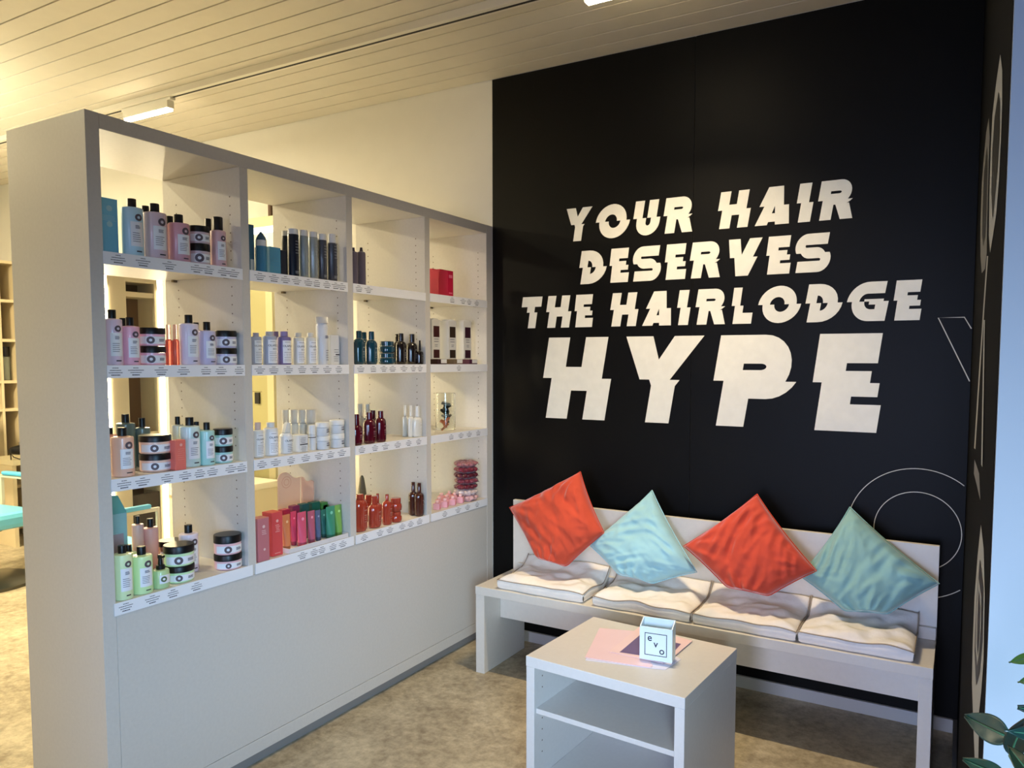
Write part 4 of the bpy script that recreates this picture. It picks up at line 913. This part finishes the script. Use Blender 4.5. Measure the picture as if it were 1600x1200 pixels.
# ------------------------------------------------------------------ side table
TZ = .52
tp = [hit(u, v, 2, TZ) for u, v in ((830, 1025), (1080, 1095), (1143, 1010), (920, 963))]
tc_ = (tp[0]+tp[1]+tp[2]+tp[3])/4; ang = math.atan2(tp[1].y-tp[0].y+tp[2].y-tp[3].y, tp[1].x-tp[0].x+tp[2].x-tp[3].x)
TW = ((tp[1]-tp[0]).length+(tp[2]-tp[3]).length)/2; TD = ((tp[3]-tp[0]).length+(tp[2]-tp[1]).length)/2
tb = thing('side_table', 'pale open-fronted side table with shelves, in front of the bench', 'table', (tc_.x, tc_.y, 0), ang)
TM = M((214, 212, 210), .38, .02, scale=70)
hx, hy = TW/2, TD/2
box('top_board', -hx, hx, -hy, hy, TZ-.036, TZ, TM, tb, .0015)
box('side_panel', -hx+.001, -hx+.034, -hy+.001, hy-.001, 0, TZ-.0365, TM, tb, .0015)
box('side_panel', hx-.034, hx-.001, -hy+.001, hy-.001, 0, TZ-.0365, TM, tb, .0015)
box('back_panel', -hx+.0345, hx-.0345, hy-.018, hy-.002, .03, TZ-.037, TM, tb)
box('shelf', -hx+.0345, hx-.0345, -hy+.012, hy-.0185, .321, .339, TM, tb, .0015)
box('shelf', -hx+.0345, hx-.0345, -hy+.003, hy-.0185, .05, .085, TM, tb, .0015)
bm = bmesh.new()
for z in (.40, .44, .29, .25, .21, .17):
    for yy in (-hy+.05, hy-.08): bx(bm, -hx+.0342, -hx+.0348, yy-.002, yy+.002, z-.002, z+.002)
obj('peg_holes', bm, HOLE, tb)
# leaflets
def sheet(name, label, px, z, col, th=.0012, cat='leaflet', extra=None):
    pts = [hit(u, v, 2, z) for u, v in px]; c = sum(pts, Vector())/len(pts); c.z = z-th
    bm = bmesh.new(); f = [bm.verts.new(p-c) for p in pts]; g = [bm.verts.new(p-c-Vector((0, 0, th))) for p in pts]; n = len(f)
    bm.faces.new(f); bm.faces.new(g[::-1])
    for i in range(n): bm.faces.new((f[i], g[i], g[(i+1) % n], f[(i+1) % n]))
    if extra:
        t = thing(name, label, cat, c, 0, 'leaflets on the side table'); obj('sheet', bm, M(col, .35), t)
        pts = [hit(u, v, 2, z+.0004)-c for u, v in extra]; bm = bmesh.new(); bm.faces.new([bm.verts.new(p) for p in pts]); obj('printed_picture', bm, M((112, 92, 140), .4), t)
    else:
        o = obj(name, bm, M(col, .35)); o.location = c; tag(o, label, cat, 'leaflets on the side table')
sheet('leaflet', 'lilac white leaflet lowest in the pile on the side table', [(915, 1031), (936, 982), (1000, 990), (1064, 1030), (1040, 1046), (1018, 1044)], TZ+.0018, (226, 224, 244))
sheet('leaflet', 'pale pink leaflet on the left of the pile on the side table', [(914, 1027), (937, 981), (992, 986), (1020, 1040), (1015, 1043)], TZ+.0036, (240, 210, 222))
sheet('leaflet', 'pink leaflet with purple picture under the white card holder', [(951, 1018), (999, 979), (1082, 1001), (1049, 1029), (1036, 1036)], TZ+.0056, (242, 212, 220), extra=[(968, 1019), (1000, 992), (1064, 1006), (1050, 1022), (1000, 1024)])
# card holder with the printed square
hz = TZ+.0062
ca_, cb_ = hit(999, 1029, 2, hz), hit(1050, 1037, 2, hz)
hang = math.atan2(cb_.y-ca_.y, cb_.x-ca_.x); HW = (cb_-ca_).length; hc = (ca_+cb_)/2
HH = hit(1029, 980, 1, hc.y+.01).z-hz; HB = hit(1032, 965, 1, hc.y+.055).z-hz
ch = thing('card_holder', 'small white card holder with a printed square, on the leaflets', 'card holder', (hc.x, hc.y, hz), hang)
WP = M((222, 238, 246), .3)
TILT = .02
bm = bmesh.new()
bx(bm, -HW/2, HW/2, 0, .004, .0004, HH); obj('front_plate', bm, WP, ch, bevel=.001)
box('back_plate', -HW/2, HW/2, .046, .050, .0004, HB, WP, ch, .001)
for s in (-1, 1):
    bm = bmesh.new(); xa = s*HW/2; xb = s*(HW/2-.004)
    pr = [(.0042, .0004), (.0458, .0004), (.0458, HB), (.0042, HH)]
    f = [bm.verts.new((xa, a, b_)) for a, b_ in pr]; g = [bm.verts.new((xb, a, b_)) for a, b_ in pr]
    bm.faces.new(f); bm.faces.new(g)
    for i in range(4): bm.faces.new((f[i], f[(i+1) % 4], g[(i+1) % 4], g[i]))
    obj('side_plate', bm, WP, ch)
NAVY = M((24, 34, 58), .4); q = HW*.34; zc = HH*.49; bm = bmesh.new(); lw = .0022
for a in ((-q, q, zc+q-lw, zc+q), (-q, q, zc-q, zc-q+lw), (-q, -q+lw, zc-q, zc+q), (q-lw, q, zc-q, zc+q)): bx(bm, a[0], a[1], -.0006, -.0001, a[2], a[3])
obj('square_outline', bm, NAVY, ch.children[0])
for c_, sx_, sz_ in (('e', -.55, .5), ('v', 0, -.02), ('o', .55, -.58)):
    text(c_, HW*.30, NAVY, ch.children[0], (sx_*q, -.0004, zc+sz_*q+HW*.02), (PI/2, 0, 0), name='printed_letter', bold=.0003)

# ------------------------------------------------------------------ plant by the window
def leaf(parent, base, tip, wid, nrm, col=(34, 96, 72), droop=.1):
    base, tip = Vector(base), Vector(tip); ax = tip-base; L = ax.length; ax.normalize(); nrm = Vector(nrm); sd = ax.cross(nrm).normalized(); up = sd.cross(ax).normalized(); bm = bmesh.new(); n, m_ = 16, 6; g = []
    for i in range(n+1):
        f = i/n; w_ = wid*(math.sin(PI*f**.72))**.85*(1-.15*f) if 0 < f < 1 else 0.0004
        row = []
        for j in range(-m_, m_+1):
            s = j/m_; zz = -.22*wid*(1-s*s)*0+.16*wid*abs(s)**1.5-droop*L*(f-.5)**2+.02*wid*math.sin(f*18)*abs(s)
            row.append(bm.verts.new(base+ax*L*f+sd*s*w_/1+up*zz))
        g.append(row)
    for i in range(n):
        for j in range(2*m_): bm.faces.new((g[i][j], g[i+1][j], g[i+1][j+1], g[i][j+1]))
    o = obj('leaf', bm, M(col, .3, .22, scale=30, coat=.2), parent, True); s = o.modifiers.new('thick', 'SOLIDIFY'); s.thickness = .0012
    bm = bmesh.new(); tube(bm, [base+ax*L*f+up*(-droop*L*(f-.5)**2+.0008) for f in (0, .25, .5, .75, .97)], .0011, 5, .0004); obj('midrib', bm, M((40, 84, 60), .4), o, True)
pb = Vector((2.43, -2.80, .7805))
pl = thing('potted_plant', 'leafy green potted plant on the window sill at the right edge', 'plant', pb)
bm = bmesh.new(); lathe(bm, [(.06, .0), (.078, .13), (.082, .135), (.082, .15), (.074, .15), (.07, .135), (0, .134)], 32); obj('pot', bm, M((206, 204, 198), .5), pl, 2)
def P3(u, v, y): return hit(u, v, 1, y)
def stem(pts): bm = bmesh.new(); tube(bm, [Vector(p)-pb for p in pts], .0022, 6, .0013); obj('stem', bm, M((72, 104, 72), .4), pl, True)
crown = pb+Vector((0, 0, .14))
def addleaf(u0, v0, u1, v1, wpx, y0, y1, col, nrm=(-.2, -1, .35)):
    a, b_ = P3(u0, v0, y0), P3(u1, v1, y1); dep = (a-CAM).dot(FWD)
    leaf(pl, a-pb, b_-pb, wpx*dep/F/2, nrm, col); mid = (crown+a)/2+Vector((.01, 0, .03)); stem([crown, mid, a])
addleaf(1577, 1153, 1507, 1118, 46, -2.74, -2.70, (14, 52, 48))
addleaf(1620, 1025, 1577, 1035, 18, -2.74, -2.72, (36, 84, 30))
addleaf(1630, 1060, 1591, 1066, 18, -2.76, -2.74, (32, 76, 30))
addleaf(1572, 1215, 1504, 1186, 30, -2.76, -2.74, (16, 54, 42))
addleaf(1578, 1180, 1604, 1120, 34, -2.78, -2.80, (10, 32, 28))
addleaf(1640, 1150, 1570, 1142, 26, -2.80, -2.82, (10, 34, 30))
addleaf(1615, 1215, 1575, 1165, 30, -2.82, -2.80, (10, 32, 22))
addleaf(1600, 1240, 1560, 1200, 26, -2.80, -2.80, (12, 42, 28))
addleaf(1660, 1120, 1590, 1105, 24, -2.84, -2.84, (12, 36, 30))

# ------------------------------------------------------------------ salon seen through and past the shelf unit
BRN = M((112, 90, 66), .6); BRN2 = M((48, 38, 27), .6); CAB = M((222, 208, 176), .5); LEDM = M((255, 244, 214), .4, emit=22)
# cabinet put in place of a mirror with lit edges, behind the first bay
X = -1.6
def yy_(u): return hit(u, 560, 0, X).y
ya, yb = yy_(171), yy_(257)
zc_ = 1.965
cb0 = thing('mirror_stand_in', 'cream cabinet with brown recess and glowing edge strips, mirror stand-in behind the first bay', 'cabinet', (X, ya, 0))
y1_, y2_, y3_, y4_ = yy_(200)-ya, yy_(244)-ya, yb-ya, 0
box('carcass_side', -.16, 0, 0, y1_, 0, zc_, CAB, cb0); box('carcass_side', -.16, 0, y2_, y3_-.03, 0, zc_, CAB, cb0)
box('carcass_top', -.16, 0, y1_+.0005, y2_-.0005, zc_-.03, zc_, CAB, cb0); box('back_board', -.16, -.15, y1_+.0005, y2_-.0005, 0, zc_-.031, BRN, cb0)
for zz in (1.87, 1.12): box('shelf', -.1495, -.003, y1_+.0005, y2_-.0005, zz-.013, zz+.013, CAB, cb0)
box('glass_door', -.1495, -.004, y1_+.0005, y2_-.0005, .06, .80, M((40, 30, 26), .1, coat=.6), cb0, .003)
def led(name, yA, yB, z0, z1): box(name, -.03, .0, yA, yB, z0, z1, LEDM, cb0)
led('light_strip', y3_-.029, y3_, .5, zc_); led('light_strip', -.03, -.001, .5, zc_)
for yy in (y3_-.014, -.016):
    l = D.lights.new('strip_glow', 'AREA'); l.shape = 'RECTANGLE'; l.size = .03; l.size_y = 1.4; l.energy = 6; l.color = (1, .82, .5)
    o = D.objects.new('strip_glow', l); C.objects.link(o); o.parent = cb0; o.location = (.004, yy, 1.2); o.rotation_euler = (PI/2, 0, PI/2)
# back wall: yellowish door and a bright counter seen through the second bay
dr = struct(box('door_1', -2.65, -1.745, -.05, -.001, 0, 2.12, M((164, 156, 108), .5)))
h1 = box('door_handle', -1.858, -1.817, -.062, -.0505, 1.235, 1.31, M((22, 18, 16), .4), dr)
bm = bmesh.new(); bx(bm, -2.6, -1.80, -.0508, -.0502, 1.313, 1.317); obj('door_joint', bm, M((110, 100, 62), .6), dr)
struct(box('trim_2', -1.742, -1.68, -.055, -.001, 0, 2.14, M((190, 180, 140), .5)))
ct = thing('counter', 'bright cream wash counter before the yellowish door, seen through the second bay', 'counter', (-2.2, -.35, 0))
box('body', -.45, .55, -.25, .28, 0, .70, M((238, 226, 190), .5), ct, .003); box('worktop', -.47, .57, -.27, .29, .7005, .742, M((244, 236, 208), .4), ct, .004)
# wall lamp above
wl = thing('wall_lamp', 'cream linear wall lamp with bright tube, seen through the top of second bay', 'lamp', (-1.70, -.075, 2.34))
box('shade', -.14, .11, -.03, .074, .035, .10, M((240, 226, 180), .5), wl, .004); box('tube', -.12, .115, -.032, .0, .0, .034, M((255, 250, 226), .4, emit=5), wl, .006)
box('wall_strip', -.035-.0, -.012, .05, .0745, .105, .21, M((92, 66, 44), .6), wl)
l = D.lights.new('lamp_glow', 'AREA'); l.shape = 'RECTANGLE'; l.size = .22; l.size_y = .03; l.energy = 3; l.color = (1, .92, .72); l.spread = 1.6
o = D.objects.new('lamp_glow', l); C.objects.link(o); o.parent = wl; o.location = (0, -.016, -.004); o.rotation_euler = (-.25, 0, 0)
# left wall cabinet
lc = thing('wall_cabinet', 'cream shelf cabinet with dark brown cells, at the far left wall', 'cabinet', (-4.9, -.30, 0))
LCW = M((222, 206, 170), .5)
box('back_board', -.29, -.28, -.2, .28, 0, 2.30, BRN2, lc); box('carcass_side', -.28, 0, -.2, .145, 0, 2.335, LCW, lc) if False else None
box('carcass_side', -.28, 0, .262, .28, 0, 2.335, LCW, lc); box('carcass_side', -.28, 0, .137, .156, 0, 2.335, LCW, lc)
box('carcass_side', -.28, 0, -.2, -.18, 0, 2.335, LCW, lc)
box('carcass_top', -.28, 0, -.2, .28, 2.336, 2.36, LCW, lc)
for z in (2.02, 1.685, 1.33, 1.09, .62, .42, .06):
    for a, b_ in ((-.1795, .1365), (.1565, .2615)): box('shelf', -.2795, -.001, a, b_, z-.012, z+.012, LCW, lc)
bt = thing('shampoo_bottle', 'dark capped pale bottle in the far left wall cabinet', 'bottle', (-5.02, -.075, 1.3422))
bm = bmesh.new(); lathe(bm, [(.033, .0), (.034, .2), (.02, .21)], 16); obj('body', bm, M((150, 158, 146), .4), bt, 2); bm = bmesh.new(); lathe(bm, [(.034, .2105), (.034, .29), (0, .29)], 16); obj('cap', bm, BLK, bt, 2)
# desk and hair dryer
dz = hit(15, 719, 0, -4.45).z
dkk = thing('desk', 'cream desk at the left edge with hair tools on it', 'desk', (-4.5, -.30, 0))
box('worktop', -.30, .10, -.03, .28, dz-.045, dz, M((240, 228, 192), .45), dkk, .003); box('side_panel', -.29, .08, -.029, .0, 0, dz-.0455, LCW, dkk)
hd = thing('hair_dryer', 'black hair dryer with cord lying on the cream desk', 'hair dryer', (-4.45, -.235, dz))
bm = bmesh.new(); lathe(bm, [(.032, -.085), (.038, -.06), (.04, .03), (.03, .075), (.022, .09)], 20); 
bmesh.ops.rotate(bm, verts=bm.verts[:], matrix=Matrix.Rotation(PI/2, 3, 'X')); bmesh.ops.translate(bm, verts=bm.verts[:], vec=(0, 0, .075)); obj('barrel', bm, BLK, hd, True)
bm = bmesh.new(); tube(bm, [(0, .0, .08), (.01, .02, .045), (.02, .03, .016)], .015, 10); obj('grip', bm, BLK, hd, True)
bm = bmesh.new(); tube(bm, [(.02, .03, .016), (.05, -.05, .006), (.07, -.10, .03), (.06, -.115, .06), (.03, -.10, .006)], .004, 6); obj('cord', bm, BLK, hd, True)
bm = bmesh.new(); lathe(bm, [(.024, 0), (.026, .022), (0, .023)], 16); o = obj('filter_cap', bm, M((190, 186, 178), .3, metal=.8), hd, True); o.location = (0, 0, .115)
# salon chairs
TQ = M((108, 200, 232), .35, coat=.3); FR = M((222, 214, 186), .4)
def chair(loc, rz, label, z_seat, base=True):
    t = thing('salon_chair', label, 'chair', loc, rz)
    box('seat', -.25, .25, -.25, .25, z_seat-.11, z_seat, TQ, t, .035)
    box('backrest', -.25, .25, .26, .33, z_seat+.02, z_seat+.36, TQ, t, .03)
    for s in (-1, 1):
        bm = bmesh.new(); x = s*.285; z0, z1 = z_seat-.14, z_seat+.20
        for a in ((-.24, z0, -.24, z1), (.24, z0, .24, z1)): bx(bm, x-.012, x+.012, a[0]-.012, a[0]+.012, a[1], a[3])
        bx(bm, x-.012, x+.012, -.228, .228, z0, z0+.022); bx(bm, x-.012, x+.012, -.228, .228, z1-.022, z1); fo = obj('arm_frame', bm, FR, t, bevel=.003)
        box('arm_pad', x-.022, x+.022, -.18, .21, z1+.0004, z1+.026, TQ, t, .009)
    bm = bmesh.new(); lathe(bm, [(.04, .055), (.035, z_seat-.141), (.12, z_seat-.14), (.12, z_seat-.1105)], 20); obj('column', bm, M((150, 148, 142), .25, metal=.9), t, 2)
    bm = bmesh.new(); lathe(bm, [(.30, 0), (.30, .02), (.26, .04), (.05, .054)], 48); obj('base', bm, M((90, 88, 80), .3, metal=.6), t, 2)
    return t
chair((-3.50, -.95, 0), PI/2+.12, 'turquoise salon chair on a round grey base at the left edge', .50)
c2 = chair((-1.188, -1.444, 0), PI, 'turquoise salon chair with cream arm frame, seen behind the lowest shelf', .85)
c2.scale = (.66, .6, .8)
